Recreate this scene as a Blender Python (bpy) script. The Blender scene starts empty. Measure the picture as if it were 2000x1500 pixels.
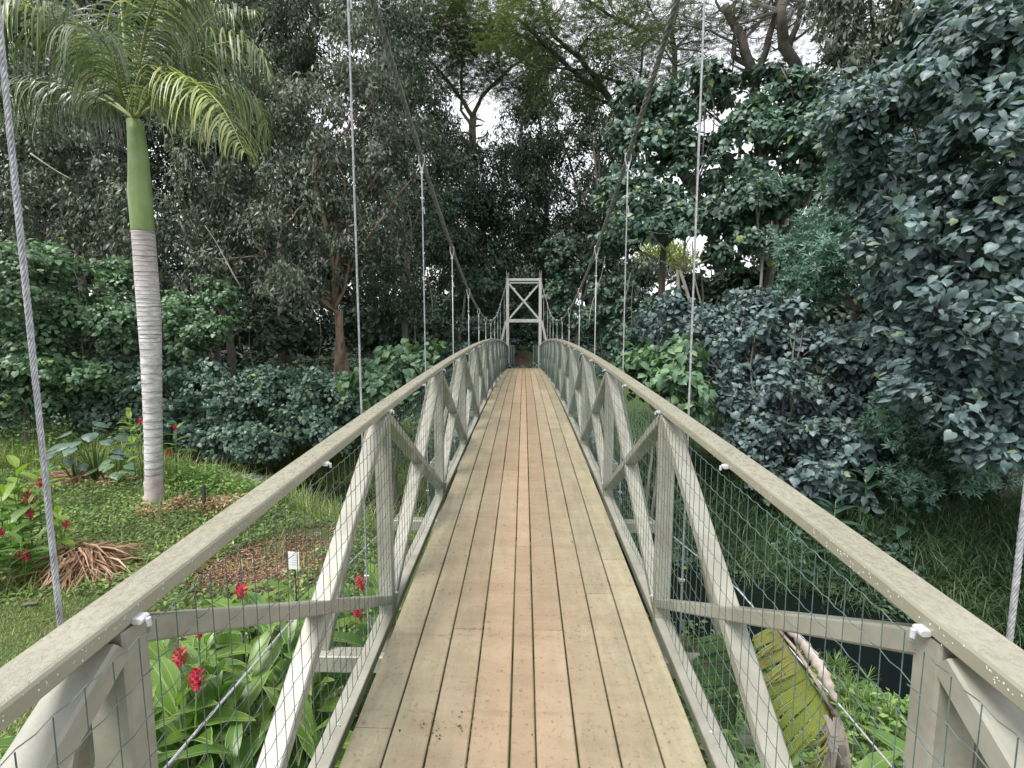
import bpy, math, random
import numpy as np
from mathutils import Vector, Matrix

random.seed(7)
RNG = np.random.default_rng(7)
C = bpy.context.scene.collection
scene = bpy.context.scene

# ------------------------------------------------------------------ camera
F_PX, PITCH, YAW, CAM_H = 919.5, 0.1008, 0.025, 1.6016
cam_data = bpy.data.cameras.new("camera")
cam_data.sensor_width = 36.0
cam_data.lens = F_PX / 2000 * 36
cam_data.clip_start = 0.02
cam_data.clip_end = 1500
cam = bpy.data.objects.new("camera", cam_data)
cam.location = (0, 0, CAM_H)
cam.rotation_euler = (math.pi / 2 - PITCH, 0, YAW)
C.objects.link(cam)
scene.camera = cam

# ------------------------------------------------------------------ sky and sun
SUN_EL, SUN_AZ = math.radians(58), math.radians(226)     # azimuth clockwise from +Y: high, from the left
world = bpy.data.worlds.new("World")
scene.world = world
world.use_nodes = True
wn, wl = world.node_tree.nodes, world.node_tree.links
wn.clear()
w_out = wn.new("ShaderNodeOutputWorld")
w_bg = wn.new("ShaderNodeBackground")
w_sky = wn.new("ShaderNodeTexSky")
w_sky.sky_type = 'NISHITA'
w_sky.sun_disc = False
w_sky.sun_elevation = SUN_EL
w_sky.sun_rotation = SUN_AZ
w_tc = wn.new("ShaderNodeTexCoord")
w_noise = wn.new("ShaderNodeTexNoise")
w_noise.inputs['Scale'].default_value = 3.2
w_noise.inputs['Detail'].default_value = 7
w_noise.inputs['Roughness'].default_value = 0.58
w_ramp = wn.new("ShaderNodeValToRGB")
w_ramp.color_ramp.elements[0].position = 0.30
w_ramp.color_ramp.elements[0].color = (0.62, 0.62, 0.62, 1)
w_ramp.color_ramp.elements[1].position = 0.52
w_mix = wn.new("ShaderNodeMix")
w_mix.data_type = 'RGBA'
w_mix.inputs['B'].default_value = (11.5, 11.6, 12.3, 1)      # bright broken cloud
wl.new(w_tc.outputs['Generated'], w_noise.inputs['Vector'])
wl.new(w_noise.outputs['Fac'], w_ramp.inputs['Fac'])
wl.new(w_ramp.outputs['Color'], w_mix.inputs['Factor'])
wl.new(w_sky.outputs['Color'], w_mix.inputs['A'])
wl.new(w_mix.outputs['Result'], w_bg.inputs['Color'])
wl.new(w_bg.outputs['Background'], w_out.inputs['Surface'])
w_bg.inputs['Strength'].default_value = 0.088

sun_data = bpy.data.lights.new("sun", 'SUN')
sun_data.energy = 3.0
sun_data.angle = math.radians(22)
sun_data.color = (1.0, 0.955, 0.89)
sun = bpy.data.objects.new("sun", sun_data)
sd = Vector((math.sin(SUN_AZ) * math.cos(SUN_EL), math.cos(SUN_AZ) * math.cos(SUN_EL), math.sin(SUN_EL)))
sun.rotation_euler = sd.to_track_quat('Z', 'Y').to_euler()
sun.location = (0, 0, 30)
C.objects.link(sun)

scene.view_settings.view_transform = 'Standard'
scene.view_settings.look = 'None'
scene.view_settings.gamma = 1
scene.view_settings.exposure = 0.52
scene.view_settings.use_curve_mapping = False
scene.render.engine = 'CYCLES'
scene.cycles.max_bounces = 6
scene.cycles.diffuse_bounces = 3
scene.cycles.glossy_bounces = 2
scene.cycles.transmission_bounces = 3
scene.cycles.transparent_max_bounces = 6

# ------------------------------------------------------------------ helpers
def at(px, py, s):
    """world point seen at a pixel of the 2000x1500 photograph, s metres ahead of the viewer"""
    xr, v = (px - 1000) / F_PX, -(py - 750) / F_PX
    z = v * math.cos(PITCH) - math.sin(PITCH)
    yf = math.cos(PITCH) + v * math.sin(PITCH)
    X = xr * math.cos(YAW) - yf * math.sin(YAW)
    Y = xr * math.sin(YAW) + yf * math.cos(YAW)
    t = s / Y
    return Vector((X * t, s, CAM_H + z * t))

def deck_z(s):
    return 0.0873 * s - 0.0037 * s * s

def link(name, me, parent=None, mat=None, kind=None):
    o = bpy.data.objects.new(name, me)
    if mat is not None and me is not None and len(me.materials) == 0:
        me.materials.append(mat)
    if parent is not None:
        o.parent = parent
    if kind:
        o["kind"] = kind
    C.objects.link(o)
    return o

def tag(o, label, cat, group=None):
    o["label"] = label
    o["category"] = cat
    if group:
        o["group"] = group
    return o

def thing(name, loc, label, cat, group=None):
    o = bpy.data.objects.new(name, None)
    o.location = loc
    o.empty_display_size = 0.2
    C.objects.link(o)
    return tag(o, label, cat, group)

def tri_mesh(name, V, F, smooth=False):
    """V (n,3) float, F (m,3) int"""
    V = np.asarray(V, dtype=np.float32)
    F = np.asarray(F, dtype=np.int32)
    me = bpy.data.meshes.new(name)
    me.vertices.add(len(V))
    me.vertices.foreach_set("co", V.ravel())
    me.loops.add(F.size)
    me.loops.foreach_set("vertex_index", F.ravel())
    me.polygons.add(len(F))
    me.polygons.foreach_set("loop_start", np.arange(0, F.size, F.shape[1], dtype=np.int32))
    me.polygons.foreach_set("loop_total", np.full(len(F), F.shape[1], dtype=np.int32))
    if smooth:
        me.polygons.foreach_set("use_smooth", np.ones(len(F), dtype=bool))
    me.update(calc_edges=True)
    return me

class MB:
    """collects verts and faces of mixed size"""
    def __init__(self):
        self.v, self.f = [], []
    def add(self, vs, fs):
        b = len(self.v)
        self.v += [tuple(p) for p in vs]
        self.f += [tuple(i + b for i in q) for q in fs]
    def beam(self, p0, p1, w, h, side=Vector((1, 0, 0)), ch=0.005):
        """chamfered box bar from p0 to p1, w across `side`, h across the other axis"""
        p0, p1 = Vector(p0), Vector(p1)
        d = (p1 - p0).normalized()
        sx = (side - d * side.dot(d)).normalized()
        up = sx.cross(d).normalized()
        a, b = w / 2, h / 2
        prof = [(-a + ch, -b), (a - ch, -b), (a, -b + ch), (a, b - ch), (a - ch, b), (-a + ch, b), (-a, b - ch), (-a, -b + ch)]
        vs = [p + sx * x + up * y for p in (p0, p1) for x, y in prof]
        fs = [(i, (i + 1) % 8, 8 + (i + 1) % 8, 8 + i) for i in range(8)]
        fs += [tuple(range(7, -1, -1)), tuple(range(8, 16))]
        self.add(vs, fs)
    def tube(self, pts, rad, n=6, cap=True):
        pts = [Vector(p) for p in pts]
        if not hasattr(rad, '__len__'):
            rad = [rad] * len(pts)
        vs, fs = [], []
        ref = Vector((0, 0, 1)) if abs((pts[-1] - pts[0]).normalized().z) < 0.9 else Vector((0, 1, 0))
        for i, p in enumerate(pts):
            d = (pts[min(i + 1, len(pts) - 1)] - pts[max(i - 1, 0)]).normalized()
            u = (ref - d * ref.dot(d)).normalized()
            w = d.cross(u)
            ref = u
            for k in range(n):
                a = 2 * math.pi * k / n
                vs.append(p + (u * math.cos(a) + w * math.sin(a)) * rad[i])
        for i in range(len(pts) - 1):
            for k in range(n):
                fs.append((i * n + k, i * n + (k + 1) % n, (i + 1) * n + (k + 1) % n, (i + 1) * n + k))
        if cap:
            fs.append(tuple(range(n - 1, -1, -1)))
            fs.append(tuple((len(pts) - 1) * n + k for k in range(n)))
        self.add(vs, fs)
    def mesh(self, name, smooth=False):
        me = bpy.data.meshes.new(name)
        me.from_pydata(self.v, [], self.f)
        if smooth:
            me.polygons.foreach_set("use_smooth", np.ones(len(self.f), dtype=bool))
        me.update()
        return me
    def obj(self, name, mat, parent=None, smooth=False, kind=None):
        return link(name, self.mesh(name, smooth), parent, mat, kind)

# ------------------------------------------------------------------ materials
def newmat(name):
    m = bpy.data.materials.new(name)
    m.use_nodes = True
    nt = m.node_tree
    b = nt.nodes.get("Principled BSDF")
    return m, nt, b

def N(nt, typ, **kw):
    n = nt.nodes.new(typ)
    for k, v in kw.items():
        n.inputs[k].default_value = v
    return n

def surf(name, c1, c2, scale=8.0, rough=0.6, bump=0.2, stretch=(1, 1, 1), detail=6, spec=0.4, contrast=(0.35, 0.65),
         c3=None, s3=1.5, t3=(0.5, 0.65), bump_scale=None, rough2=None, metal=0.0, dist=0.01):
    m, nt, b = newmat(name)
    tc = nt.nodes.new("ShaderNodeTexCoord")
    mp = N(nt, "ShaderNodeMapping", Scale=stretch)
    nt.links.new(tc.outputs['Object'], mp.inputs['Vector'])
    n1 = N(nt, "ShaderNodeTexNoise", Scale=scale, Detail=detail, Roughness=0.62)
    nt.links.new(mp.outputs['Vector'], n1.inputs['Vector'])
    r = nt.nodes.new("ShaderNodeValToRGB")
    r.color_ramp.elements[0].position, r.color_ramp.elements[1].position = contrast
    r.color_ramp.elements[0].color, r.color_ramp.elements[1].color = (*c1, 1), (*c2, 1)
    nt.links.new(n1.outputs['Fac'], r.inputs['Fac'])
    col = r.outputs['Color']
    if c3 is not None:
        n3 = N(nt, "ShaderNodeTexNoise", Scale=s3, Detail=5.0, Roughness=0.7)
        nt.links.new(tc.outputs['Object'], n3.inputs['Vector'])
        r3 = nt.nodes.new("ShaderNodeValToRGB")
        r3.color_ramp.elements[0].position, r3.color_ramp.elements[1].position = t3
        r3.color_ramp.elements[0].color, r3.color_ramp.elements[1].color = (0, 0, 0, 1), (1, 1, 1, 1)
        nt.links.new(n3.outputs['Fac'], r3.inputs['Fac'])
        mx = nt.nodes.new("ShaderNodeMix"); mx.data_type = 'RGBA'
        mx.inputs['B'].default_value = (*c3, 1)
        nt.links.new(r3.outputs['Color'], mx.inputs['Factor'])
        nt.links.new(col, mx.inputs['A'])
        col = mx.outputs['Result']
    nt.links.new(col, b.inputs['Base Color'])
    b.inputs['Roughness'].default_value = rough
    if rough2 is not None:
        mr = N(nt, "ShaderNodeMapRange")
        mr.inputs['To Min'].default_value, mr.inputs['To Max'].default_value = rough, rough2
        mr.inputs['From Min'].default_value, mr.inputs['From Max'].default_value = 0.35, 0.65
        nt.links.new(n1.outputs['Fac'], mr.inputs['Value'])
        nt.links.new(mr.outputs['Result'], b.inputs['Roughness'])
    b.inputs['Specular IOR Level'].default_value = spec
    b.inputs['Metallic'].default_value = metal
    if bump:
        nb = N(nt, "ShaderNodeTexNoise", Scale=bump_scale or scale * 3, Detail=5.0, Roughness=0.7)
        nt.links.new(mp.outputs['Vector'], nb.inputs['Vector'])
        bp = N(nt, "ShaderNodeBump", Strength=bump, Distance=dist)
        nt.links.new(nb.outputs['Fac'], bp.inputs['Height'])
        nt.links.new(bp.outputs['Normal'], b.inputs['Normal'])
    return m

def leafmat(name, cols, rough=0.42, trans=0.22, spec=0.5, tcol=None):
    """leaf: colour varies per leaf (island); light shines through a little"""
    m, nt, b = newmat(name)
    g = nt.nodes.new("ShaderNodeNewGeometry")
    r = nt.nodes.new("ShaderNodeValToRGB")
    r.color_ramp.elements[0].position = 0.0
    r.color_ramp.elements[0].color = (*cols[0], 1)
    r.color_ramp.elements[1].position = 1.0
    r.color_ramp.elements[1].color = (*cols[-1], 1)
    k = len(cols)
    for i in range(1, k - 1):
        e = r.color_ramp.elements.new(i / (k - 1) if k < 4 else (0.0, 0.45, 0.93, 1.0)[i])
        e.color = (*cols[i], 1)
    nt.links.new(g.outputs['Random Per Island'], r.inputs['Fac'])
    tc = nt.nodes.new("ShaderNodeTexCoord")
    nz = N(nt, "ShaderNodeTexNoise", Scale=0.9, Detail=3.0)
    nt.links.new(tc.outputs['Object'], nz.inputs['Vector'])
    hs = N(nt, "ShaderNodeHueSaturation", Hue=0.5, Saturation=1.0)
    mr = N(nt, "ShaderNodeMapRange")
    mr.inputs['From Min'].default_value, mr.inputs['From Max'].default_value = 0.3, 0.7
    mr.inputs['To Min'].default_value, mr.inputs['To Max'].default_value = 0.65, 1.4
    nt.links.new(nz.outputs['Fac'], mr.inputs['Value'])
    nt.links.new(mr.outputs['Result'], hs.inputs['Value'])
    nt.links.new(r.outputs['Color'], hs.inputs['Color'])
    nt.links.new(hs.outputs['Color'], b.inputs['Base Color'])
    b.inputs['Roughness'].default_value = rough
    b.inputs['Specular IOR Level'].default_value = spec
    if trans:
        tr = nt.nodes.new("ShaderNodeBsdfTranslucent")
        tm = nt.nodes.new("ShaderNodeMix"); tm.data_type = 'RGBA'; tm.blend_type = 'MULTIPLY'
        tm.inputs['Factor'].default_value = 1.0
        tm.inputs['B'].default_value = (*(tcol or (1.75, 1.9, 1.0)), 1)
        nt.links.new(hs.outputs['Color'], tm.inputs['A'])
        nt.links.new(tm.outputs['Result'], tr.inputs['Color'])
        ms = nt.nodes.new("ShaderNodeMixShader")
        ms.inputs['Fac'].default_value = trans
        out = nt.nodes.get("Material Output")
        nt.links.new(b.outputs['BSDF'], ms.inputs[1])
        nt.links.new(tr.outputs['BSDF'], ms.inputs[2])
        nt.links.new(ms.outputs['Shader'], out.inputs['Surface'])
    return m

M = {}
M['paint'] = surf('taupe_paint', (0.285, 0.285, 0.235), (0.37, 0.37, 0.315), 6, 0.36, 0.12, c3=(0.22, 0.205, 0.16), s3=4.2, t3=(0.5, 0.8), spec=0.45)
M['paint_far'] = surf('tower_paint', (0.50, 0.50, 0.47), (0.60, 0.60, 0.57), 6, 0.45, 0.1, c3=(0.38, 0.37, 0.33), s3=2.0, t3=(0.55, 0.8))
M['galv'] = surf('galvanised_steel', (0.30, 0.31, 0.33), (0.52, 0.53, 0.56), 40, 0.45, 0.1, metal=0.6)
M['cable'] = surf('dark_wire_rope', (0.12, 0.125, 0.13), (0.30, 0.31, 0.32), 30, 0.38, 0.1, metal=0.1)
M['rope'] = surf('bright_wire_rope', (0.30, 0.31, 0.34), (0.55, 0.56, 0.60), 60, 0.5, 0.1, metal=0.25)
M['wire'] = surf('coated_wire', (0.06, 0.10, 0.09), (0.11, 0.16, 0.15), 30, 0.22, 0.0, spec=0.8)
M['clip'] = surf('white_clip', (0.45, 0.46, 0.48), (0.68, 0.69, 0.71), 40, 0.3, 0.05, spec=0.6)
M['bark_grey'] = surf('grey_bark', (0.09, 0.08, 0.07), (0.24, 0.215, 0.19), 5, 0.9, 0.6, stretch=(1, 1, 0.3), dist=0.03)
M['bark_pale'] = surf('pale_bark', (0.20, 0.18, 0.15), (0.40, 0.37, 0.32), 5, 0.85, 0.5, stretch=(1, 1, 0.3), dist=0.03)
M['bark_red'] = surf('brown_bark', (0.13, 0.085, 0.06), (0.34, 0.25, 0.18), 6, 0.9, 0.6, stretch=(1, 1, 0.25), dist=0.03)
M['bark_dark'] = surf('dark_bark', (0.03, 0.027, 0.024), (0.09, 0.078, 0.07), 6, 0.9, 0.6, stretch=(1, 1, 0.3), dist=0.03)
M['lf_grey'] = leafmat('narrow_leaf_grey', [(0.042, 0.054, 0.038), (0.095, 0.115, 0.085), (0.20, 0.225, 0.175)], 0.48, 0.14, 0.45)  # lightest step puts the leaf highlights into the colour
M['lf_hau'] = leafmat('heart_leaf', [(0.046, 0.090, 0.070), (0.080, 0.142, 0.110), (0.135, 0.215, 0.165), (0.27, 0.34, 0.10)], 0.4, 0.14)
M['lf_skylit'] = leafmat('heart_leaf_skylit', [(0.056, 0.095, 0.098), (0.100, 0.155, 0.160), (0.175, 0.25, 0.25), (0.22, 0.30, 0.17)], 0.42, 0.14, 0.5)  # blue light of the sky is put into this leaf colour
M['lf_lime'] = leafmat('heart_leaf_light', [(0.06, 0.12, 0.07), (0.10, 0.185, 0.105), (0.165, 0.265, 0.145), (0.26, 0.37, 0.12)], 0.42, 0.2)
M['lf_fine'] = leafmat('feathery_leaf', [(0.045, 0.068, 0.034), (0.085, 0.12, 0.055), (0.17, 0.20, 0.085)], 0.5, 0.22)
M['lf_tuft'] = leafmat('needle_leaf', [(0.055, 0.12, 0.09), (0.10, 0.19, 0.145), (0.18, 0.30, 0.235)], 0.42, 0.15)
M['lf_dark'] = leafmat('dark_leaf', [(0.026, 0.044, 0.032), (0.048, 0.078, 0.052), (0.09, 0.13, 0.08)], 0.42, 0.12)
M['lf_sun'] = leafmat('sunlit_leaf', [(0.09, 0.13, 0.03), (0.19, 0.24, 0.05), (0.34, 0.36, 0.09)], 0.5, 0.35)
M['grass'] = leafmat('grass_blade', [(0.10, 0.15, 0.04), (0.18, 0.25, 0.07), (0.28, 0.34, 0.12), (0.45, 0.41, 0.22)], 0.5, 0.25)
M['grass_dark'] = leafmat('bank_grass_blade', [(0.04, 0.09, 0.045), (0.075, 0.145, 0.07), (0.13, 0.21, 0.10), (0.28, 0.27, 0.15)], 0.42, 0.2)
M['cover'] = leafmat('groundcover_leaf', [(0.06, 0.12, 0.03), (0.12, 0.22, 0.06), (0.21, 0.33, 0.09), (0.38, 0.40, 0.16)], 0.5, 0.2)
M['dry'] = leafmat('dry_leaf', [(0.16, 0.09, 0.05), (0.32, 0.20, 0.12), (0.50, 0.36, 0.25)], 0.60, 0.05, 0.2)
M['litter'] = leafmat('bark_litter', [(0.10, 0.05, 0.035), (0.22, 0.12, 0.08), (0.42, 0.30, 0.21)], 0.9, 0.0, 0.2)
M['red'] = leafmat('red_bract', [(0.38, 0.008, 0.04), (0.60, 0.018, 0.075), (0.78, 0.05, 0.14)], 0.45, 0.1, tcol=(1.2, 0.5, 0.5))
M['soil'] = surf('soil', (0.05, 0.045, 0.022), (0.12, 0.10, 0.05), 3, 0.95, 0.8, c3=(0.06, 0.10, 0.03), s3=0.8, t3=(0.35, 0.55), dist=0.04)
M['path'] = surf('red_dirt', (0.05, 0.032, 0.024), (0.12, 0.075, 0.055), 3, 0.95, 0.8, dist=0.04)
M['purple'] = surf('violet_petal', (0.12, 0.10, 0.55), (0.2, 0.16, 0.7), 10, 0.5, 0.0)

def deckmat():
    m, nt, b = newmat('deck_board_paint')
    tc = nt.nodes.new("ShaderNodeTexCoord")
    L = nt.links.new
    oi = nt.nodes.new("ShaderNodeObjectInfo")
    mp = N(nt, "ShaderNodeMapping", Scale=(9, 1.2, 9))
    L(tc.outputs['Object'], mp.inputs['Vector'])
    n1 = N(nt, "ShaderNodeTexNoise", Scale=2.2, Detail=8.0, Roughness=0.68)
    L(mp.outputs['Vector'], n1.inputs['Vector'])
    r = nt.nodes.new("ShaderNodeValToRGB")
    r.color_ramp.elements[0].position, r.color_ramp.elements[1].position = 0.3, 0.72
    r.color_ramp.elements[0].color = (0.250, 0.226, 0.155, 1)
    r.color_ramp.elements[1].color = (0.365, 0.330, 0.228, 1)
    L(n1.outputs['Fac'], r.inputs['Fac'])
    # foot wear: the boards are redder along the middle where people walk
    sx = nt.nodes.new("ShaderNodeSeparateXYZ")
    L(tc.outputs['Object'], sx.inputs['Vector'])
    ab = N(nt, "ShaderNodeMath"); ab.operation = 'ABSOLUTE'
    sh = N(nt, "ShaderNodeMath"); sh.operation = 'ADD'; sh.inputs[1].default_value = 0.02
    L(sx.outputs['X'], sh.inputs[0]); L(sh.outputs[0], ab.inputs[0])
    nw = N(nt, "ShaderNodeTexNoise", Scale=1.7, Detail=6.0, Roughness=0.7)
    L(tc.outputs['Object'], nw.inputs['Vector'])
    ad = N(nt, "ShaderNodeMath"); ad.operation = 'MULTIPLY_ADD'; ad.inputs[1].default_value = 0.55
    L(nw.outputs['Fac'], ad.inputs[0]); L(ab.outputs[0], ad.inputs[2])
    mr = N(nt, "ShaderNodeMapRange")
    mr.inputs['From Min'].default_value, mr.inputs['From Max'].default_value = 0.34, 0.80
    mr.inputs['To Min'].default_value, mr.inputs['To Max'].default_value = 0.8, 0.0
    L(ad.outputs[0], mr.inputs['Value'])
    mx = nt.nodes.new("ShaderNodeMix"); mx.data_type = 'RGBA'
    mx.inputs['B'].default_value = (0.335, 0.242, 0.160, 1)
    L(mr.outputs['Result'], mx.inputs['Factor']); L(r.outputs['Color'], mx.inputs['A'])
    # specks and scuffs
    n2 = N(nt, "ShaderNodeTexNoise", Scale=55.0, Detail=3.0, Roughness=0.6)
    L(tc.outputs['Object'], n2.inputs['Vector'])
    r2 = nt.nodes.new("ShaderNodeValToRGB")
    r2.color_ramp.elements[0].position, r2.color_ramp.elements[1].position = 0.28, 0.42
    r2.color_ramp.elements[0].color = (0.55, 0.48, 0.40, 1)
    r2.color_ramp.elements[1].color = (1, 1, 1, 1)
    L(n2.outputs['Fac'], r2.inputs['Fac'])
    m2 = nt.nodes.new("ShaderNodeMix"); m2.data_type = 'RGBA'; m2.blend_type = 'MULTIPLY'
    m2.inputs['Factor'].default_value = 0.8
    L(mx.outputs['Result'], m2.inputs['A']); L(r2.outputs['Color'], m2.inputs['B'])
    # dull cross bands where the joists hold damp, mottled
    mp3 = N(nt, "ShaderNodeMapping", Scale=(2.2, 6.0, 1))
    L(tc.outputs['Object'], mp3.inputs['Vector'])
    n3 = N(nt, "ShaderNodeTexNoise", Scale=1.3, Detail=9.0, Roughness=0.75)
    L(mp3.outputs['Vector'], n3.inputs['Vector'])
    r3 = nt.nodes.new("ShaderNodeValToRGB")
    r3.color_ramp.elements[0].position, r3.color_ramp.elements[1].position = 0.36, 0.60
    r3.color_ramp.elements[0].color = (0.80, 0.77, 0.72, 1)
    r3.color_ramp.elements[1].color = (1.06, 1.05, 1.03, 1)
    L(n3.outputs['Fac'], r3.inputs['Fac'])
    m3 = nt.nodes.new("ShaderNodeMix"); m3.data_type = 'RGBA'; m3.blend_type = 'MULTIPLY'
    m3.inputs['Factor'].default_value = 0.75
    L(m2.outputs['Result'], m3.inputs['A']); L(r3.outputs['Color'], m3.inputs['B'])
    hs = N(nt, "ShaderNodeHueSaturation", Hue=0.5, Saturation=1.0)
    mr2 = N(nt, "ShaderNodeMapRange")
    mr2.inputs['To Min'].default_value, mr2.inputs['To Max'].default_value = 0.84, 1.10
    L(oi.outputs['Random'], mr2.inputs['Value']); L(mr2.outputs['Result'], hs.inputs['Value'])
    # stained fixing lines over the joists
    fy = N(nt, "ShaderNodeMath"); fy.operation = 'DIVIDE'; fy.inputs[1].default_value = 0.426
    L(sx.outputs['Y'], fy.inputs[0])
    fr = N(nt, "ShaderNodeMath"); fr.operation = 'PINGPONG'; fr.inputs[1].default_value = 0.5
    L(fy.outputs[0], fr.inputs[0])
    nj = N(nt, "ShaderNodeTexNoise", Scale=14.0, Detail=5.0, Roughness=0.7)
    L(tc.outputs['Object'], nj.inputs['Vector'])
    aj = N(nt, "ShaderNodeMath"); aj.operation = 'MULTIPLY_ADD'; aj.inputs[1].default_value = 0.16
    L(nj.outputs['Fac'], aj.inputs[0]); L(fr.outputs[0], aj.inputs[2])
    mj = N(nt, "ShaderNodeMapRange")
    mj.inputs['From Min'].default_value, mj.inputs['From Max'].default_value = 0.06, 0.11
    mj.inputs['To Min'].default_value, mj.inputs['To Max'].default_value = 0.28, 0.0
    L(aj.outputs[0], mj.inputs['Value'])
    m5 = nt.nodes.new("ShaderNodeMix"); m5.data_type = 'RGBA'; m5.blend_type = 'MULTIPLY'
    m5.inputs['B'].default_value = (0.55, 0.44, 0.34, 1)
    L(mj.outputs['Result'], m5.inputs['Factor']); L(m3.outputs['Result'], m5.inputs['A'])
    L(m5.outputs['Result'], hs.inputs['Color'])
    L(hs.outputs['Color'], b.inputs['Base Color'])
    b.inputs['Roughness'].default_value = 0.62
    b.inputs['Specular IOR Level'].default_value = 0.35
    bp = N(nt, "ShaderNodeBump", Strength=0.4, Distance=0.005)
    L(n1.outputs['Fac'], bp.inputs['Height']); L(bp.outputs['Normal'], b.inputs['Normal'])
    return m
M['deck'] = deckmat()

def railmat():
    """painted rail with beads and films of rain water on it"""
    m, nt, b = newmat('wet_rail_paint')
    L = nt.links.new
    tc = nt.nodes.new("ShaderNodeTexCoord")
    n1 = N(nt, "ShaderNodeTexNoise", Scale=5.0, Detail=7.0, Roughness=0.65)
    L(tc.outputs['Object'], n1.inputs['Vector'])
    r = nt.nodes.new("ShaderNodeValToRGB")
    r.color_ramp.elements[0].position, r.color_ramp.elements[1].position = 0.3, 0.7
    r.color_ramp.elements[0].color = (0.27, 0.262, 0.195, 1)
    r.color_ramp.elements[1].color = (0.335, 0.325, 0.25, 1)
    L(n1.outputs['Fac'], r.inputs['Fac'])
    mpv = N(nt, "ShaderNodeMapping", Scale=(1.0, 0.6, 1.0))
    L(tc.outputs['Object'], mpv.inputs['Vector'])
    nd = N(nt, "ShaderNodeTexNoise", Scale=85.0, Detail=5.0, Roughness=0.65, Distortion=0.6)
    L(mpv.outputs['Vector'], nd.inputs['Vector'])
    rd = nt.nodes.new("ShaderNodeValToRGB")
    rd.color_ramp.elements[0].position, rd.color_ramp.elements[1].position = 0.46, 0.62
    L(nd.outputs['Fac'], rd.inputs['Fac'])
    g = nt.nodes.new("ShaderNodeNewGeometry")
    sz = nt.nodes.new("ShaderNodeSeparateXYZ")
    L(g.outputs['Normal'], sz.inputs['Vector'])
    mz = N(nt, "ShaderNodeMapRange")
    mz.inputs['From Min'].default_value, mz.inputs['From Max'].default_value = 0.5, 0.9
    L(sz.outputs['Z'], mz.inputs['Value'])
    mul = N(nt, "ShaderNodeMath"); mul.operation = 'MULTIPLY'
    L(rd.outputs['Color'], mul.inputs[0]); L(mz.outputs['Result'], mul.inputs[1])
    mx = nt.nodes.new("ShaderNodeMix"); mx.data_type = 'RGBA'; mx.blend_type = 'MULTIPLY'
    mx.inputs['B'].default_value = (0.93, 0.92, 0.92, 1)
    L(mul.outputs[0], mx.inputs['Factor']); L(r.outputs['Color'], mx.inputs['A'])
    L(mx.outputs['Result'], b.inputs['Base Color'])
    mr = N(nt, "ShaderNodeMapRange")
    mr.inputs['To Min'].default_value, mr.inputs['To Max'].default_value = 0.5, 0.12
    L(mul.outputs[0], mr.inputs['Value']); L(mr.outputs['Result'], b.inputs['Roughness'])
    b.inputs['Specular IOR Level'].default_value = 0.5
    b.inputs['Coat Weight'].default_value = 0.15
    b.inputs['Coat Roughness'].default_value = 0.2
    bp = N(nt, "ShaderNodeBump", Strength=0.5, Distance=0.002)
    L(mul.outputs[0], bp.inputs['Height']); L(bp.outputs['Normal'], b.inputs['Normal'])
    return m
M['rail'] = railmat()

def watermat():
    m, nt, b = newmat('stream_water')
    L = nt.links.new
    tc = nt.nodes.new("ShaderNodeTexCoord")
    n = N(nt, "ShaderNodeTexNoise", Scale=4.0, Detail=6.0, Roughness=0.6)
    mp = N(nt, "ShaderNodeMapping", Scale=(1.0, 2.0, 1.0))
    mp.inputs['Rotation'].default_value = (0, 0, 0.5)
    L(tc.outputs['Object'], mp.inputs['Vector']); L(mp.outputs['Vector'], n.inputs['Vector'])
    bp = N(nt, "ShaderNodeBump", Strength=0.35, Distance=0.05)
    L(n.outputs['Fac'], bp.inputs['Height']); L(bp.outputs['Normal'], b.inputs['Normal'])
    b.inputs['Base Color'].default_value = (0.006, 0.009, 0.010, 1)
    b.inputs['Roughness'].default_value = 0.06
    b.inputs['Specular IOR Level'].default_value = 0.5
    return m
M['water'] = watermat()
_m, _nt, _b = newmat('rain_drop')
_b.inputs['Base Color'].default_value = (0.75, 0.73, 0.68, 1)
_b.inputs['Roughness'].default_value = 0.05
_b.inputs['Specular IOR Level'].default_value = 0.8
M['drop'] = _m
M['foam'] = surf('white_water', (0.10, 0.12, 0.14), (0.85, 0.87, 0.92), 14, 0.4, 0.9, stretch=(1, 1, 1), contrast=(0.42, 0.6), dist=0.05)

# ------------------------------------------------------------------ terrain
ZW = -2.8
def stream_d(x, y):
    return (x + 8.8) * 0.48 + (y - 14.0) * 0.878

def sstep(a, b, v):
    t = np.clip((v - a) / (b - a), 0, 1)
    return t * t * (3 - 2 * t)

def ground_z(x, y):
    x = np.asarray(x, dtype=float); y = np.asarray(y, dtype=float)
    D = stream_d(x, y)
    near = -1.72 + 0 * D
    near = near + 0.25 * sstep(-4, -16, D) - 0.55 * sstep(-0.5, 3.5, x) * sstep(8, 3, y) * sstep(-12, -4, D)
    bank = near + (ZW - 0.5 - near) * sstep(-2.7, -0.9, D)
    far = ZW - 0.5 + 1.9 * sstep(0.9, 3.0, D) + 1.5 * sstep(2.6, 8.5, D) + 2.4 * sstep(10.5, 22, D) + 0.02 * np.clip(D - 22, 0, 60)
    z = np.where(D < 0, bank, far)
    bump = 0.06 * np.sin(x * 1.7 + 0.6 * y) * np.cos(y * 1.3 - x * .4) + 0.03 * np.sin(3.1 * x + 1) * np.sin(2.7 * y)
    z = z + bump * (1 - 0.7 * (np.abs(x) < 1.0) * (y > 19))
    # abutment behind the viewer
    z = z + (-0.25 - z) * sstep(-0.6, -3.0, y) * sstep(6.0, 2.0, np.abs(x))
    z = z + (0.12 - z) * sstep(20.0, 21.0, y) * sstep(26, 22.5, y) * sstep(2.4, 1.0, np.abs(x))
    return z

def gz(x, y):
    return float(ground_z(x, y))

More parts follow.
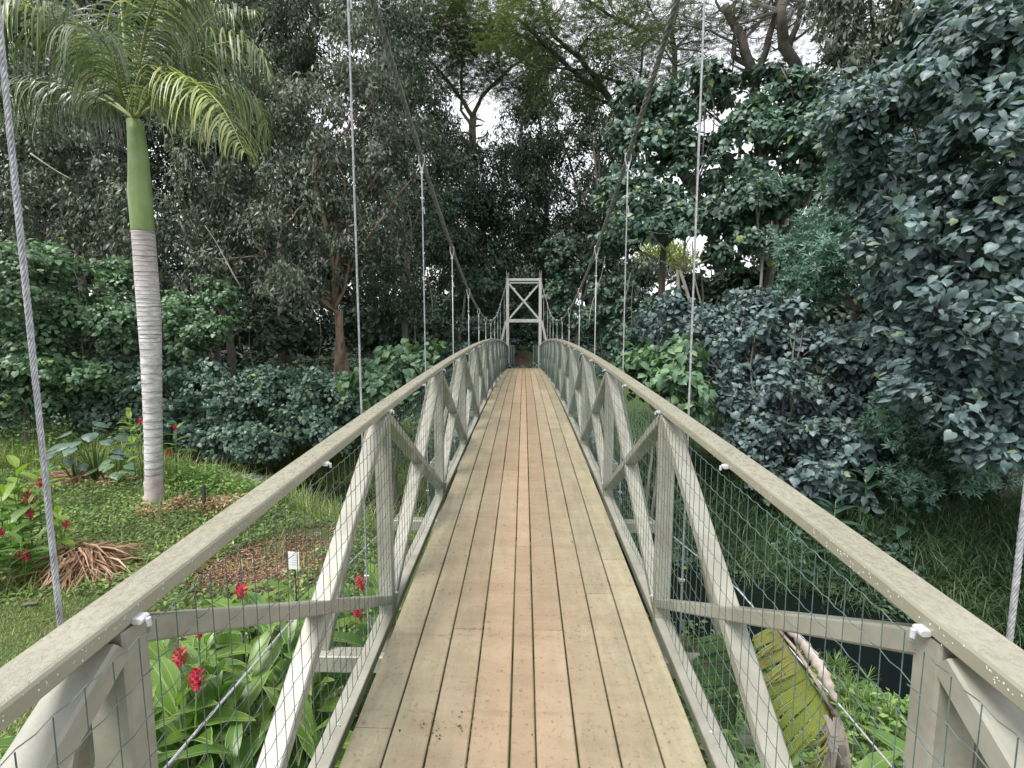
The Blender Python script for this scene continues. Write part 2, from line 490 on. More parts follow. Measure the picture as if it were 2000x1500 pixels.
def grid_mesh(name, xs, ys, zf):
    X, Y = np.meshgrid(xs, ys)
    Z = zf(X, Y)
    V = np.stack([X.ravel(), Y.ravel(), Z.ravel()], 1)
    nx, ny = len(xs), len(ys)
    i = np.arange(nx - 1)[None, :] + nx * np.arange(ny - 1)[:, None]
    i = i.ravel()
    Fq = np.stack([i, i + 1, i + 1 + nx, i + nx], 1)
    return tri_mesh(name, V, Fq, True)

xs = np.concatenate([np.linspace(-400, -42, 12), np.linspace(-38, 38, 190), np.linspace(42, 400, 12)])
ys = np.concatenate([np.linspace(-300, -14, 10), np.linspace(-10, 46, 170), np.linspace(52, 500, 14)])
g = link("ground", grid_mesh("ground", xs, ys, ground_z), None, M['soil'], "structure")

# stream: a band along its course
def stream_strip():
    u = np.linspace(-45, 45, 120)
    w = np.linspace(-1.7, 1.7, 10)
    U, W = np.meshgrid(u, w)
    px = -8.8 + 0.878 * U + 0.48 * W
    py = 14.0 - 0.48 * U + 0.878 * W
    Z = np.full_like(px, ZW) + 0.012 * np.sin(U * 5) * np.cos(W * 4)
    V = np.stack([px.ravel(), py.ravel(), Z.ravel()], 1)
    nx = len(u)
    i = (np.arange(nx - 1)[None, :] + nx * np.arange(len(w) - 1)[:, None]).ravel()
    return tri_mesh("stream", V, np.stack([i, i + 1, i + 1 + nx, i + nx], 1), True)
link("stream", stream_strip(), None, M['water'], "structure")

def rapids():
    mb = MB()
    c = at(440, 938, 12.6)
    n, m = 26, 16
    vs = []
    for j in range(m):
        for i in range(n):
            u, w = (i / (n - 1) - .5), (j / (m - 1) - .5)
            x = c.x + u * 1.9; y = c.y + w * 2.0
            z = c.z - 0.10 + 0.16 * math.exp(-(u * 2.6) ** 2 - (w * 2.4) ** 2) + 0.05 * math.sin(23 * u + 7 * w) * math.cos(17 * w) + random.uniform(-.02, .02) - 0.35 * (abs(u) > .46 or abs(w) > .46)
            vs.append((x, y, z))
    fs = [(j * n + i, j * n + i + 1, (j + 1) * n + i + 1, (j + 1) * n + i) for j in range(m - 1) for i in range(n - 1)]
    mb.add(vs, fs)
    return mb.obj("rapids_water", M['foam'], None, True, "structure")
rapids()

def path_strip():
    n, w = 15, 7
    V = []
    for i in range(n):
        y = 21.15 + i * 0.32
        cx = -0.05 * max(0, y - 22.5) ** 1.5
        for j in range(w):
            x = cx + (j / (w - 1) - .5) * (1.2 - .03 * i)
            V.append((x, y, gz(x, y) + 0.02 + 0.02 * math.sin(i * .9 + j)))
    i = (np.arange(w - 1)[None, :] + w * np.arange(n - 1)[:, None]).ravel()
    return tri_mesh("dirt_path", np.array(V), np.stack([i, i + 1, i + 1 + w, i + w], 1), True)
link("dirt_path", path_strip(), None, M['path'], "structure")

# ------------------------------------------------------------------ the bridge
bridge = thing("suspension_bridge", (0, 0, 0),
               "taupe footbridge with plank deck, mesh-sided truss rails, hanger ropes and X-braced far tower", "bridge")
A0, PANEL = 0.828, 1.7044
POSTS = [A0 + PANEL * i for i in range(-1, 13)]
Y0, Y1 = A0 - PANEL - 0.25, A0 + 12 * PANEL + 0.05

# deck boards
widths = [0.141] * 4 + [0.088] + [0.141] * 4
gap = 0.0072
tot = sum(widths) + gap * 8
x = -tot / 2
rr = random.Random(3)
for bi, w in enumerate(widths):
    cuts = [Y0]
    y = Y0 + [2.75, 2.02, 3.3, 1.9, 4.1, 3.3, 2.3, 3.6, 3.95][bi]
    while y < Y1 - 0.6:
        cuts.append(y); y += 3.66
    cuts.append(Y1)
    for a, b in zip(cuts[:-1], cuts[1:]):
        mb = MB()
        a2, b2 = a + 0.0015, b - 0.0015
        n = max(2, int((b2 - a2) / 0.45))
        vs, fs = [], []
        ch = 0.004
        prof = [(0, -0.028), (w, -0.028), (w, -ch), (w - ch, 0), (ch, 0), (0, -ch)]
        for i in range(n + 1):
            yy = a2 + (b2 - a2) * i / n
            wob = rr.uniform(-.0012, .0012)
            for px, pz in prof:
                vs.append((x + px + wob, yy, deck_z(yy) + pz + (rr.uniform(-.0006, .0006) if pz > -.01 else 0)))
        for i in range(n):
            for k in range(6):
                fs.append((i * 6 + k, i * 6 + (k + 1) % 6, (i + 1) * 6 + (k + 1) % 6, (i + 1) * 6 + k))
        fs += [tuple(range(5, -1, -1)), tuple(n * 6 + k for k in range(6))]
        mb.add(vs, fs)
        mb.obj("deck_board", M['deck'], bridge)
    x += w + gap

# scattered bits of leaf litter on the boards
def deck_bits():
    mb = MB()
    r = random.Random(11)
    spots = [(-0.30, 1.62, 16, .05), (-0.42, 1.42, 2, .01)] + [(r.uniform(-.58, .58), r.uniform(1.2, 8), 1, .004) for _ in range(70)]
    for cx, cy, n, sp in spots:
        for _ in range(n):
            px, py = cx + r.gauss(0, sp), cy + r.gauss(0, sp * .5)
            s = r.uniform(.003, .008)
            a = r.uniform(0, 3.14)
            u, v = Vector((math.cos(a), math.sin(a), 0)) * s, Vector((-math.sin(a), math.cos(a), 0)) * s * .45
            z = deck_z(py) + 0.004
            c = Vector((px, py, z))
            mb.add([c - u, c - v, c + u, c + v, c + Vector((0, 0, .003))], [(0, 1, 4), (1, 2, 4), (2, 3, 4), (3, 0, 4)])
    o = mb.obj("leaf_litter", M['bark_dark'], None, False, "stuff")
    tag(o, "small dark specks of dead leaf lying on the bridge planks", "leaf litter")
deck_bits()

# stringers and blocks that carry the deck
for sx in (-0.50, 0.50):
    mb = MB()
    ns = 40
    for i in range(ns):
        ya, yb = Y0 + (Y1 - Y0) * i / ns, Y0 + (Y1 - Y0) * (i + 1) / ns
        mb.beam((sx, ya, deck_z(ya) - .033 - .09), (sx, yb, deck_z(yb) - .033 - .09), 0.06, 0.17)
    mb.obj("stringer", M['paint'], bridge)
for py in POSTS:
    for sx in (-0.5, 0.5):
        mb = MB()
        mb.beam((sx, py - .03, deck_z(py) - .217), (sx, py - .03, deck_z(py) - .388), 0.075, 0.075)
        mb.obj("bearing_block", M['paint'], bridge)

def sweep_bar(name, x0, x1, dz0, dz1, ya, yb, n, mat, ch=0.006):
    prof = [(x0 + ch, dz0), (x1 - ch, dz0), (x1, dz0 + ch), (x1, dz1 - ch), (x1 - ch * .4, dz1 - ch * .3), (x1 - ch, dz1),
            (x0 + ch, dz1), (x0 + ch * .4, dz1 - ch * .3), (x0, dz1 - ch), (x0, dz0 + ch)]
    k = len(prof)
    mb = MB()
    vs, fs = [], []
    for i in range(n + 1):
        y = ya + (yb - ya) * i / n
        vs += [(px, y, deck_z(y) + pz) for px, pz in prof]
    for i in range(n):
        for j in range(k):
            fs.append((i * k + j, i * k + (j + 1) % k, (i + 1) * k + (j + 1) % k, (i + 1) * k + j))
    fs += [tuple(range(k - 1, -1, -1)), tuple(n * k + j for j in range(k))]
    mb.add(vs, fs)
    return mb.obj(name, mat, bridge)

XI, XO = 0.735, 0.82
def rail_drops():
    r = random.Random(12)
    for sgn in (-1, 1):
        mb = MB()
        for _ in range(420):
            y = r.uniform(.25, 3.4)
            z = deck_z(y) + 1.027 - abs(r.gauss(0, .012)) - (.008 if r.random() < .6 else 0)
            z = max(z, deck_z(y) + .995)
            s = r.uniform(.0006, .0019)
            c = Vector((sgn * (XI - .0002), y, z))
            vs = [c + Vector((-sgn * s * .7, 0, 0))]
            for k in range(6):
                a = k * math.pi / 3
                vs.append(c + Vector((-sgn * s * .1, math.cos(a) * s, math.sin(a) * s * 1.25)))
            mb.add(vs, [(0, 1 + k, 1 + (k + 1) % 6) for k in range(6)])
        mb.obj("water_drops", M['drop'], bridge, True, "stuff")
def in_plane(sgn, p0, p1, t, name, inset=0.0):
    """bar lying in the truss plane; p = (y, z)"""
    mb = MB()
    xc = sgn * (XI + XO) / 2
    mb.beam((xc, p0[0], p0[1]), (xc, p1[0], p1[1]), XO - XI - 2 * inset, t)
    return mb.obj(name, M['paint'], bridge)

rail_drops()
wire_r = random.Random(5)
for sgn in (-1, 1):
    a, b = (-XO, -XI) if sgn < 0 else (XI, XO)
    sweep_bar("handrail", a, b, 0.99, 1.032, Y0, Y1, 70, M['rail'], 0.008)
    sweep_bar("bottom_chord", a, b, -0.215, -0.16, Y0, Y1, 70, M['paint'])
    for i, py in enumerate(POSTS):
        zt, zb = deck_z(py) + 0.988, deck_z(py) - 0.388
        mb = MB()
        mb.beam((sgn * (XI + XO) / 2, py, zb), (sgn * (XI + XO) / 2, py, zt), XO - XI - 0.004, 0.058)
        mb.obj("post", M['paint'], bridge)
        # outer brace from the end of the floor beam to the head of the post
        mb = MB()
        mb.beam((sgn * 1.14, py, zb + .004), (sgn * 0.832, py, zt - 0.06), 0.05, 0.052)
        mb.obj("outer_brace", M['paint'], bridge)
        if i < len(POSTS) - 1:
            q = POSTS[i + 1]
            # long diagonal: head of the near post to foot of the far post
            in_plane(sgn, (py + .028, deck_z(py) + 0.958), (q - .028, deck_z(q) - 0.075), 0.048, "diagonal_brace")
            in_plane(sgn, (py + .028, deck_z(py) - 0.13), (q - .028, deck_z(q) + 0.955), 0.052, "diagonal_brace", 0.003)
    # mesh: one roll length per panel
    for i in range(len(POSTS) - 1):
        p, q = POSTS[i], POSTS[i + 1]
        mb = MB()
        nv = 31
        sp = (q - p) / nv
        xm = sgn * 0.712
        lev = [0.978 - 0.0805 * k for k in range(13)]
        r = 0.00135 if i < 6 else 0.0016
        bow = lambda y: sgn * 0.010 * math.sin((y - p) / (q - p) * math.pi * 2 + i)
        for k in range(nv):
            yy = p + sp * (k + .5)
            j1, j2 = wire_r.uniform(-.004, .004), wire_r.uniform(-.004, .004)
            z0, z1 = deck_z(yy) + lev[-1] - .01, deck_z(yy) + lev[0]
            pts = [(xm + bow(yy), yy, z0), (xm + bow(yy) + j1, yy + j2, (z0 + z1) / 2 + .1), (xm + bow(yy), yy + j2 * .4, z1)]
            mb.tube(pts, r, 4, False)
        for lz in lev:
            pts = []
            off = wire_r.uniform(0, 6)
            for k in range(nv * 2 + 1):
                yy = p + sp * k * .5
                kink = 0.0026 * (1 if k % 2 else -1) + 0.003 * math.sin(yy * 3 + off)
                pts.append((xm + bow(yy) - sgn * .0018, yy, deck_z(yy) + lz + kink))
            mb.tube(pts, r, 4, False)
        mb.obj("wire_mesh_panel", M['wire'], bridge)
    # clips that hold the mesh: at each post and half way
    mb = MB()
    mb.beam((sgn * .004, -0.010, 0), (sgn * .004, 0.010, 0), 0.021, 0.012, ch=0.0035)
    mb.tube([(-sgn * .012, 0, -.014), (-sgn * .012, 0, .002)], 0.0045, 8)
    clip_me = mb.mesh("mesh_clip", False)
    clip_me.materials.append(M['clip'])
    for k in range(26):
        yy = A0 + PANEL / 2 * (k - 1)
        for zz, xx in ((0.998, .724), (-0.045, .722)):
            o = link("mesh_clip", clip_me, bridge)
            o.location = (sgn * xx, yy, deck_z(yy) + zz)
            o.rotation_euler = (0.08, 0, 0)
            if zz < 0:
                o.scale = (.6, .6, .7)

for py in POSTS:
    mb = MB()
    z = deck_z(py) - .39 - .05
    mb.beam((-1.2, py - .03, z), (1.2, py - .03, z), 0.09, 0.10, Vector((0, 1, 0)), 0.006)
    mb.obj("floor_beam", M['paint'], bridge)

# main cables and hangers
XH = 0.888
def cable_z(s):
    return 2.0 + 0.0203 * (s - 11.7157) ** 2
TOWER_Y = 21.45
TOP_Z = 4.42

def cz(s):
    # the drape, eased so that it meets the tower tops
    z = cable_z(s)
    t = max(0.0, (s - 16.5) / (TOWER_Y - 16.5))
    return z + (TOP_Z - cable_z(TOWER_Y)) * t * t

def strand_rope(pts, R, lay, n_str=6, sides=5, step=None, rsf=.36):
    """twisted rope as helical strands round a polyline"""
    mb = MB()
    pts = [Vector(p) for p in pts]
    L = [0]
    for a, b in zip(pts[:-1], pts[1:]):
        L.append(L[-1] + (b - a).length)
    total = L[-1]
    step = step or lay / 10
    n = int(total / step)
    centre, frame = [], []
    k = 0
    for i in range(n + 1):
        l = total * i / n
        while k < len(L) - 2 and L[k + 1] < l:
            k += 1
        t = (l - L[k]) / (L[k + 1] - L[k])
        centre.append(pts[k].lerp(pts[k + 1], t))
    rs = R * rsf
    for s in range(n_str):
        vs, fs = [], []
        path = []
        for i, c in enumerate(centre):
            d = (centre[min(i + 1, n)] - centre[max(i - 1, 0)]).normalized()
            u = Vector((1, 0, 0)); u = (u - d * u.dot(d)).normalized()
            w = d.cross(u)
            a = 2 * math.pi * (s / n_str + total * i / n / lay)
            path.append(c + (u * math.cos(a) + w * math.sin(a)) * (R - rs))
        mb.tube(path, rs, sides, False)
    return mb

for sgn in (-1, 1):
    ss = np.linspace(-1.35, TOWER_Y, 90)
    pts = [(sgn * XH + sgn * (0.735 - XH) * sstep(17.5, TOWER_Y, s), s, cz(s)) for s in ss]
    near = [p for p in pts if p[1] < 9.2]
    far = [p for p in pts if p[1] >= near[-1][1]]
    mb = strand_rope(near, 0.0205, 0.24, n_str=4, rsf=.47, step=0.02)
    mb2 = MB(); mb2.tube(far, 0.0165, 8)
    mb.add(mb2.v, mb2.f)
    mb.obj("main_cable", M['cable'], bridge, True)

def fitting(parent, p, length, name):
    mb = MB()
    p = Vector(p)
    mb.tube([p, p - Vector((0, 0, length))], 0.007, 8)
    for f in (0.05, 0.85):
        c = p - Vector((0, 0, length * f))
        mb.beam(c - Vector((0.016, 0, 0)), c + Vector((0.013, 0, 0)), 0.014, 0.018, Vector((0, 1, 0)), .004)
        mb.tube([c + Vector((-.015, -.01, .006)), c + Vector((-.015, .015, .006))], .0045, 6)
    c = p - Vector((0, 0, length * 1.12))
    mb.tube([c + Vector((0.012, 0, 0.0)), c + Vector((.016, 0, -.06))], 0.005, 6)
    return mb.obj(name, M['galv'], parent)

for sgn in (-1, 1):
    for i in range(0, 12):
        s = 0.8308 + 1.6984 * i
        x = sgn * XH + sgn * (0.735 - XH) * float(sstep(17.5, TOWER_Y, s))
        zt = cz(s)
        zb = deck_z(s) - 0.36
        top = zt - 0.10
        if i < 3:
            mb = strand_rope([(x, s, zb), (x, s, top)], 0.0054 if i == 0 else 0.006, 0.065, sides=4, step=0.0115)
            h = mb.obj("hanger_rope", M['rope'], bridge, True)
        else:
            mb = MB(); mb.tube([(x, s, zb), (x, s, (zb + top) / 2), (x, s, top)], 0.0062, 6)
            h = mb.obj("hanger_rope", M['rope'], bridge, True)
        # loop over the cable and its grips
        mb = MB()
        for k in (-1, 1):
            mb.tube([(x, s, zt - .12), (x + k * .024, s, zt - .03), (x + k * .022, s, zt + .015), (x, s, zt + .026)], 0.006, 6)
        mb.obj("cable_loop", M['galv'], h)
        fitting(h, (x, s, zt - .11), 0.27, "rope_grip")
        fitting(h, (x, s, zb + .42), 0.22, "turnbuckle")
    # thin wind guy along the outside
    mb = MB()
    pts = [(sgn * 1.17, POSTS[k], deck_z(POSTS[k]) - .37) for k in range(12, 2, -1)]
    if sgn < 0:
        pts += [at(575, 1206, 2.25), at(330, 1492, 1.35), at(150, 1700, 0.9)]
    else:
        pts += [at(1440, 1150, 3.1), at(1643, 1381, 2.5), at(1737, 1492, 2.2), at(1900, 1680, 1.8)]
    mb.tube(pts, 0.0055, 6)
    mb.obj("guy_wire", M['rope'], bridge)

# towers
def tower(ty, base):
    t = bpy.data.objects.new("tower", None); t.parent = bridge; C.objects.link(t)
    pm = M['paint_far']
    for sgn in (-1, 1):
        mb = MB()
        mb.beam((sgn * .735, ty, base), (sgn * .735, ty, 4.20), 0.135, 0.14, ch=.01)
        leg = mb.obj("leg", pm, t)
        mb = MB()
        for k in (-1, 1):
            mb.beam((sgn * .735 + k * .045, ty, 4.205), (sgn * .735 + k * .045, ty, 4.20 + (.32 if k * sgn > 0 else .24)), 0.02, 0.09, ch=.004)
        mb.obj("cable_saddle", M['galv'], leg)
        mb = MB()
        mb.beam((sgn * .80, ty, 2.30), (sgn * 1.40, ty, base), 0.10, 0.11, ch=.01)
        mb.obj("raking_strut", pm, t)
    mb = MB(); mb.beam((-.667, ty, 4.12), (.667, ty, 4.12), 0.12, 0.11, Vector((0, 1, 0)), .01); mb.obj("cross_beam", pm, t)
    mb = MB(); mb.beam((-.667, ty + .01, 3.99), (.667, ty + .01, 3.99), 0.08, 0.07, Vector((0, 1, 0)), .01); mb.obj("cross_beam", pm, t)
    mb = MB(); mb.beam((-.667, ty, 2.30), (.667, ty, 2.30), 0.12, 0.15, Vector((0, 1, 0)), .01); mb.obj("cross_beam", pm, t)
    mb = MB(); mb.beam((-.665, ty - .02, 3.93), (.665, ty - .02, 2.40), 0.07, 0.085, Vector((0, 1, 0)), .006); mb.obj("cross_brace", pm, t)
    mb = MB(); mb.beam((.665, ty + .045, 3.93), (-.665, ty + .045, 2.40), 0.055, 0.085, Vector((0, 1, 0)), .006); mb.obj("cross_brace", pm, t)
    return t
tower(TOWER_Y, gz(0, TOWER_Y) - 0.4)
tower(-1.35, -0.9)

# short mesh wings past the tower
for sgn in (-1, 1):
    fw = bpy.data.objects.new("end_fence", None); fw.parent = bridge; C.objects.link(fw)
    mb = MB()
    P = [(sgn * .66, TOWER_Y + .12), (sgn * .60, TOWER_Y + 1.0), (sgn * .50, TOWER_Y + 1.9)]
    for (xa, ya) in P:
        pm = MB(); pm.beam((xa, ya, gz(xa, ya) - .1), (xa, ya, .22 + .95), .06, .06); pm.obj("fence_post", M['galv'], fw)
    for k in range(40):
        t = k / 39
        xa = sgn * (.66 - .16 * t); ya = TOWER_Y + .12 + 1.78 * t
        mb.tube([(xa, ya, .12), (xa, ya, 1.15)], .0022, 4, False)
    for k in range(12):
        mb.tube([(P[0][0], P[0][1], .15 + k * .09), (P[2][0], P[2][1], .15 + k * .09)], .0022, 4, False)
    mb.obj("fence_mesh", M['wire'], fw)

# ------------------------------------------------------------------ foliage machinery
def basis(d, n):
    """rows of rotation matrices whose Y is d and Z close to n"""
    d = d / np.linalg.norm(d, axis=1, keepdims=True)
    x = np.cross(d, n)
    x /= (np.linalg.norm(x, axis=1, keepdims=True) + 1e-9)
    z = np.cross(x, d)
    return np.stack([x, d, z], axis=2)       # columns = axes

def instance(tv, tf, P, R, S):
    n, m = len(P), len(tv)
    V = np.einsum('nij,mj->nmi', R, tv) * (S[:, None, None] if S.ndim == 1 else 1) + P[:, None, :]
    F = tf[None] + (np.arange(n) * m)[:, None, None]
    return V.reshape(-1, 3), F.reshape(-1, tf.shape[1])

_h = [(-.24, -.13), (-.44, .02), (-.49, .26), (-.38, .52), (-.17, .76)]
T_HEART = (np.array([(0, 0, 0), (0, .42, .035), (0, 1.02, -.17)] + [(x_, y_, -.05 - .22 * max(0, y_) ** 2 - .05 * abs(x_)) for x_, y_ in _h] +
                    [(-x_, y_, -.05 - .22 * max(0, y_) ** 2 - .05 * abs(x_)) for x_, y_ in _h], float),
           np.array([(0, 3, 4), (0, 4, 1), (1, 4, 5), (1, 5, 6), (1, 6, 7), (1, 7, 2), (0, 9, 8), (0, 1, 9), (1, 10, 9), (1, 11, 10), (1, 12, 11), (1, 2, 12)]))
T_HEART_S = (np.array([(0, 0, 0), (0, .4, .04), (0, 1, -.15), (-.40, 0, -.06), (-.42, .46, -.10), (.40, 0, -.06), (.42, .46, -.10)], float),
             np.array([(0, 3, 1), (1, 3, 4), (1, 4, 2), (0, 1, 5), (1, 6, 5), (1, 2, 6)]))
T_LANCE = (np.array([(0, 0, 0), (-.17, .42, -.03), (0, 1, -.14), (.17, .42, -.03)], float), np.array([(0, 1, 3), (1, 2, 3)]))
T_OVAL = (np.array([(0, 0, 0), (-.24, .4, -.04), (0, 1, -.12), (.24, .4, -.04)], float), np.array([(0, 1, 3), (1, 2, 3)]))
def tuft_template(n=11, spread=0.9, w=0.085):
    v, f = [], []
    r = random.Random(2)
    for k in range(n):
        a = 2 * math.pi * k / n + r.uniform(-.2, .2)
        el = r.uniform(.1, .9)
        d = Vector((math.cos(a) * math.cos(el), math.sin(el), math.sin(a) * math.cos(el)))
        s = d.cross(Vector((0, 1, 0))).normalized() * w
        b = len(v)
        L = r.uniform(.7, 1.1)
        v += [tuple(d * .08), tuple(d * .5 * L + s), tuple(d * L - Vector((0, .12, 0))), tuple(d * .5 * L - s)]
        f += [(b, b + 1, b + 3), (b + 1, b + 2, b + 3)]
    return np.array(v), np.array(f)
T_TUFT = tuft_template()
def feather_template(n=7):
    """a small flat spray of paired leaflets"""
    v, f = [], []
    for k in range(n):
        y = (k + .5) / n
        for s in (-1, 1):
            b = len(v)
            L = .30 * (1 - .4 * abs(y - .5))
            v += [(0, y, 0), (s * L * .6, y + .10, -.01), (s * L, y + .06, -.04), (s * L * .6, y - .015, -.02)]
            f += [(b, b + 1, b + 3), (b + 1, b + 2, b + 3)]
    return np.array(v), np.array(f)
T_FEATHER = feather_template()

_P = RNG.uniform(0, 100, (6, 3))
def vnoise(p, sc):
    """cheap smooth pseudo noise in [-1,1]"""
    q = p * sc
    return (np.sin(q[:, 0] * 1.3 + 1.7 * np.sin(q[:, 1] * .9 + q[:, 2] * .6) + _P[0, 0]) +
            np.sin(q[:, 1] * 1.6 + 1.4 * np.sin(q[:, 2] * 1.1 + q[:, 0] * .7) + _P[1, 0]) +
            np.sin(q[:, 2] * 1.5 + 1.5 * np.sin(q[:, 0] * 1.2 + q[:, 1] * .5) + _P[2, 0])) / 3

STYLES = {
    #           template   size  spray_n spray_r  mode      keep
    'hau':     (T_HEART,   0.15, 13, 0.22, 'shingle'),
    'hau_s':   (T_HEART_S, 0.13, 14, 0.20, 'shingle'),
    'hau_big': (T_HEART,   0.19, 9,  0.30, 'shingle'),
    'lance':   (T_LANCE,   0.17, 15, 0.22, 'droop'),
    'oval':    (T_OVAL,    0.14, 12, 0.25, 'droop'),
    'oval_far': (T_OVAL,   0.22, 10, 0.40, 'droop'),
    'tuft':    (T_TUFT,    0.13, 7,  0.20, 'tuft'),
    'feather': (T_FEATHER, 0.26, 7,  0.34, 'flat'),
}

def blob_leaves(c, r, style, dens=1.0, size=None, thr=-0.35, rng=RNG, hollow=0.55, nsc=1.0):
    """leaves gathered in sprays over and inside an ellipsoid; noise leaves gaps and clumps"""
    tpl, sz, sn, sr, mode = STYLES[style]
    sz = size or sz
    r = np.asarray(r, float); c = np.asarray(c, float)
    area = 4 * math.pi * ((r[0] * r[1]) ** 1.6 / 3 + (r[0] * r[2]) ** 1.6 / 3 + (r[1] * r[2]) ** 1.6 / 3) ** (1 / 1.6)
    ns = max(6, int(area * 3.1 * dens / (sn * sz * sz * .55) * .72))
    if style == 'feather': ns = int(ns * .55)
    if style in ('lance',): ns = int(ns * 1.15)
    if style == 'tuft': ns = int(ns * .6)
    u = rng.normal(size=(ns, 3)); u /= np.linalg.norm(u, axis=1, keepdims=True)
    rad = hollow + (1 - hollow) * rng.random(ns) ** 0.55
    P0 = c + u * r * rad[:, None]
    lump = vnoise(P0, 1.9 * nsc)
    P0 = P0 + u * (0.16 * lump * r.mean())[:, None]
    keep = (vnoise(P0, 2.6 * nsc) + 0.5 * vnoise(P0, 6.3 * nsc)) > thr
    P0, u = P0[keep], u[keep]
    if len(P0) == 0:
        return np.zeros((0, 3)), np.zeros((0, 3), int)
    nrm = u / r; nrm /= np.linalg.norm(nrm, axis=1, keepdims=True)
    P = np.repeat(P0, sn, 0); nn = np.repeat(nrm, sn, 0)
    k = len(P)
    up = np.array([0, 0, 1.0])
    jit = rng.normal(size=(k, 3))
    if mode == 'shingle':
        P = P + jit * sr * np.array([.55, .55, .45])
        d = nn * np.array([1, 1, .2]) * .8 + rng.normal(size=(k, 3)) * .5 + np.array([0, 0, -.75])
        n = nn * .6 + up * .9 + rng.normal(size=(k, 3)) * .34
    elif mode == 'droop':
        P = P + jit * sr * np.array([.5, .5, .6])
        d = nn * np.array([.5, .5, .1]) + rng.normal(size=(k, 3)) * .55 + np.array([0, 0, -.85])
        n = nn * .7 + up * .5 + rng.normal(size=(k, 3)) * .5
    elif mode == 'tuft':
        P = P + jit * sr * .7
        d = nn * .8 + up * .5 + rng.normal(size=(k, 3)) * .35
        n = rng.normal(size=(k, 3))
    else:
        P = P + jit * sr * np.array([.8, .8, .25])
        d = nn * np.array([1, 1, .1]) + rng.normal(size=(k, 3)) * np.array([.7, .7, .2]) + np.array([0, 0, -.12])
        n = up + rng.normal(size=(k, 3)) * .25
    S = sz * rng.uniform(.5, 1.3, k)
    V, F = instance(tpl[0], tpl[1], P, basis(d, n), S)
    return V, F

def join(parts):
    Vs, Fs, o = [], [], 0
    for V, F in parts:
        if len(V) == 0: continue
        Vs.append(V); Fs.append(F + o); o += len(V)
    return np.concatenate(Vs), np.concatenate(Fs)

def wander(p0, p1, n, amp, r):
    """bent line between two points"""
    p0, p1 = Vector(p0), Vector(p1)
    L = (p1 - p0).length
    a = Vector((r.uniform(-1, 1), r.uniform(-1, 1), r.uniform(-.3, .3))) * amp * L
    b = Vector((r.uniform(-1, 1), r.uniform(-1, 1), r.uniform(-.3, .3))) * amp * L
    out = []
    for i in range(n + 1):
        t = i / n
        out.append(p0.lerp(p1, t) + a * math.sin(math.pi * t) + b * math.sin(2 * math.pi * t) * .5)
    return out

def px_r(rx, ry, s, dr=None):
    k = s / F_PX
    return (rx * k, dr if dr else (rx + ry) * .5 * k, ry * k)

TREES = 0
def tree(name, label, base_px, base_s, blobs, style, leaf, bark='bark_grey', trunk_r=0.16, lean=None, group=None, cat='tree',
         dens=1.0, size=None, thr=-.35, limb=True, seed=0, hollow=.55, extra_limbs=0, multi=1, nsc=1.0, base_xy=None, lobes=5):
    """blobs: (px, py, s, rx_px, ry_px[, depth_r]); trunk stands where base_px is seen at base_s"""
    global TREES
    TREES += 1
    r = random.Random(100 + seed + TREES)
    rng = np.random.default_rng(100 + seed + TREES)
    b = at(base_px, 700, base_s)
    bx, by = (b.x, base_s) if base_xy is None else base_xy
    base = Vector((bx, by, gz(bx, by) - 0.15))
    root = thing(name, base, label, cat, group)
    cents, parts = [], []
    for bl in blobs:
        px, py, s, rx, ry = bl[:5]
        c = at(px, py, s)
        rr_ = px_r(rx, ry, s, bl[5] if len(bl) > 5 else None)
        cents.append((c, rr_))
        if not lobes:
            parts.append(blob_leaves(c, rr_, style, dens, size, thr, rng, hollow, nsc))
            continue
        parts.append(blob_leaves(c, tuple(v * .74 for v in rr_), style, dens, size, thr, rng, hollow, nsc))
        for q in range(lobes):
            u = Vector((r.gauss(0, 1), r.gauss(-.3, .8), r.gauss(.15, .9))).normalized()
            f = r.uniform(.26, .5)
            cc = c + Vector((u.x * rr_[0], u.y * rr_[1], u.z * rr_[2])) * r.uniform(.62, 1.0)
            m_ = (rr_[0] + rr_[2]) / 2 * f
            parts.append(blob_leaves(cc, (m_ * r.uniform(1, 1.5), m_, m_ * r.uniform(.55, .9)), style, dens, size, thr, rng, .3, nsc * 1.3))
    V, F = join(parts)
    V = V - np.array(base)[None]
    me = tri_mesh("crown", V, F, style.startswith('hau'))
    o = link("crown", me, root, M[leaf], "stuff")
    if limb:
        top = sum((c for c, _ in cents), Vector()) / len(cents)
        hub = base.lerp(Vector((top.x, top.y, top.z)), .55)
        hub.z = base.z + (min(c.z for c, _ in cents) - base.z) * .85 if len(cents) > 1 else hub.z
        hub.z = max(hub.z, base.z + .3)
        for k in range(multi):
            mb = MB()
            off = Vector((r.uniform(-1, 1), r.uniform(-.4, .4), 0)) * (trunk_r * 2.2 * (multi > 1))
            pts = wander(base + off * .5, hub + off * 2.2, 7, .05, r)
            rad = [trunk_r * (1.25 - .55 * i / 7) for i in range(8)]
            rad[0] *= 1.35
            mb.tube([p - base for p in pts], rad, 9)
            mb.obj("trunk", M[bark], root, True)
        mb = MB()
        for c, rr_ in cents:
            pts = wander(hub, c, 7, .09, r)
            rad = [trunk_r * .5 * (1 - .8 * i / 7) + .012 for i in range(8)]
            mb.tube([p - base for p in pts], rad, 6)
            for q in range(3 + extra_limbs):
                st = pts[r.randint(3, 7)]
                e = c + Vector((r.uniform(-1, 1) * rr_[0], r.uniform(-1, 1) * rr_[1], r.uniform(-.9, .9) * rr_[2])) * .95
                sub = wander(st, e, 5, .12, r)
                mb.tube([p - base for p in sub], [trunk_r * .2 * (1 - .75 * i / 5) + .006 for i in range(6)], 5)
        mb.obj("limbs", M[bark], root, True, "stuff")
    return root

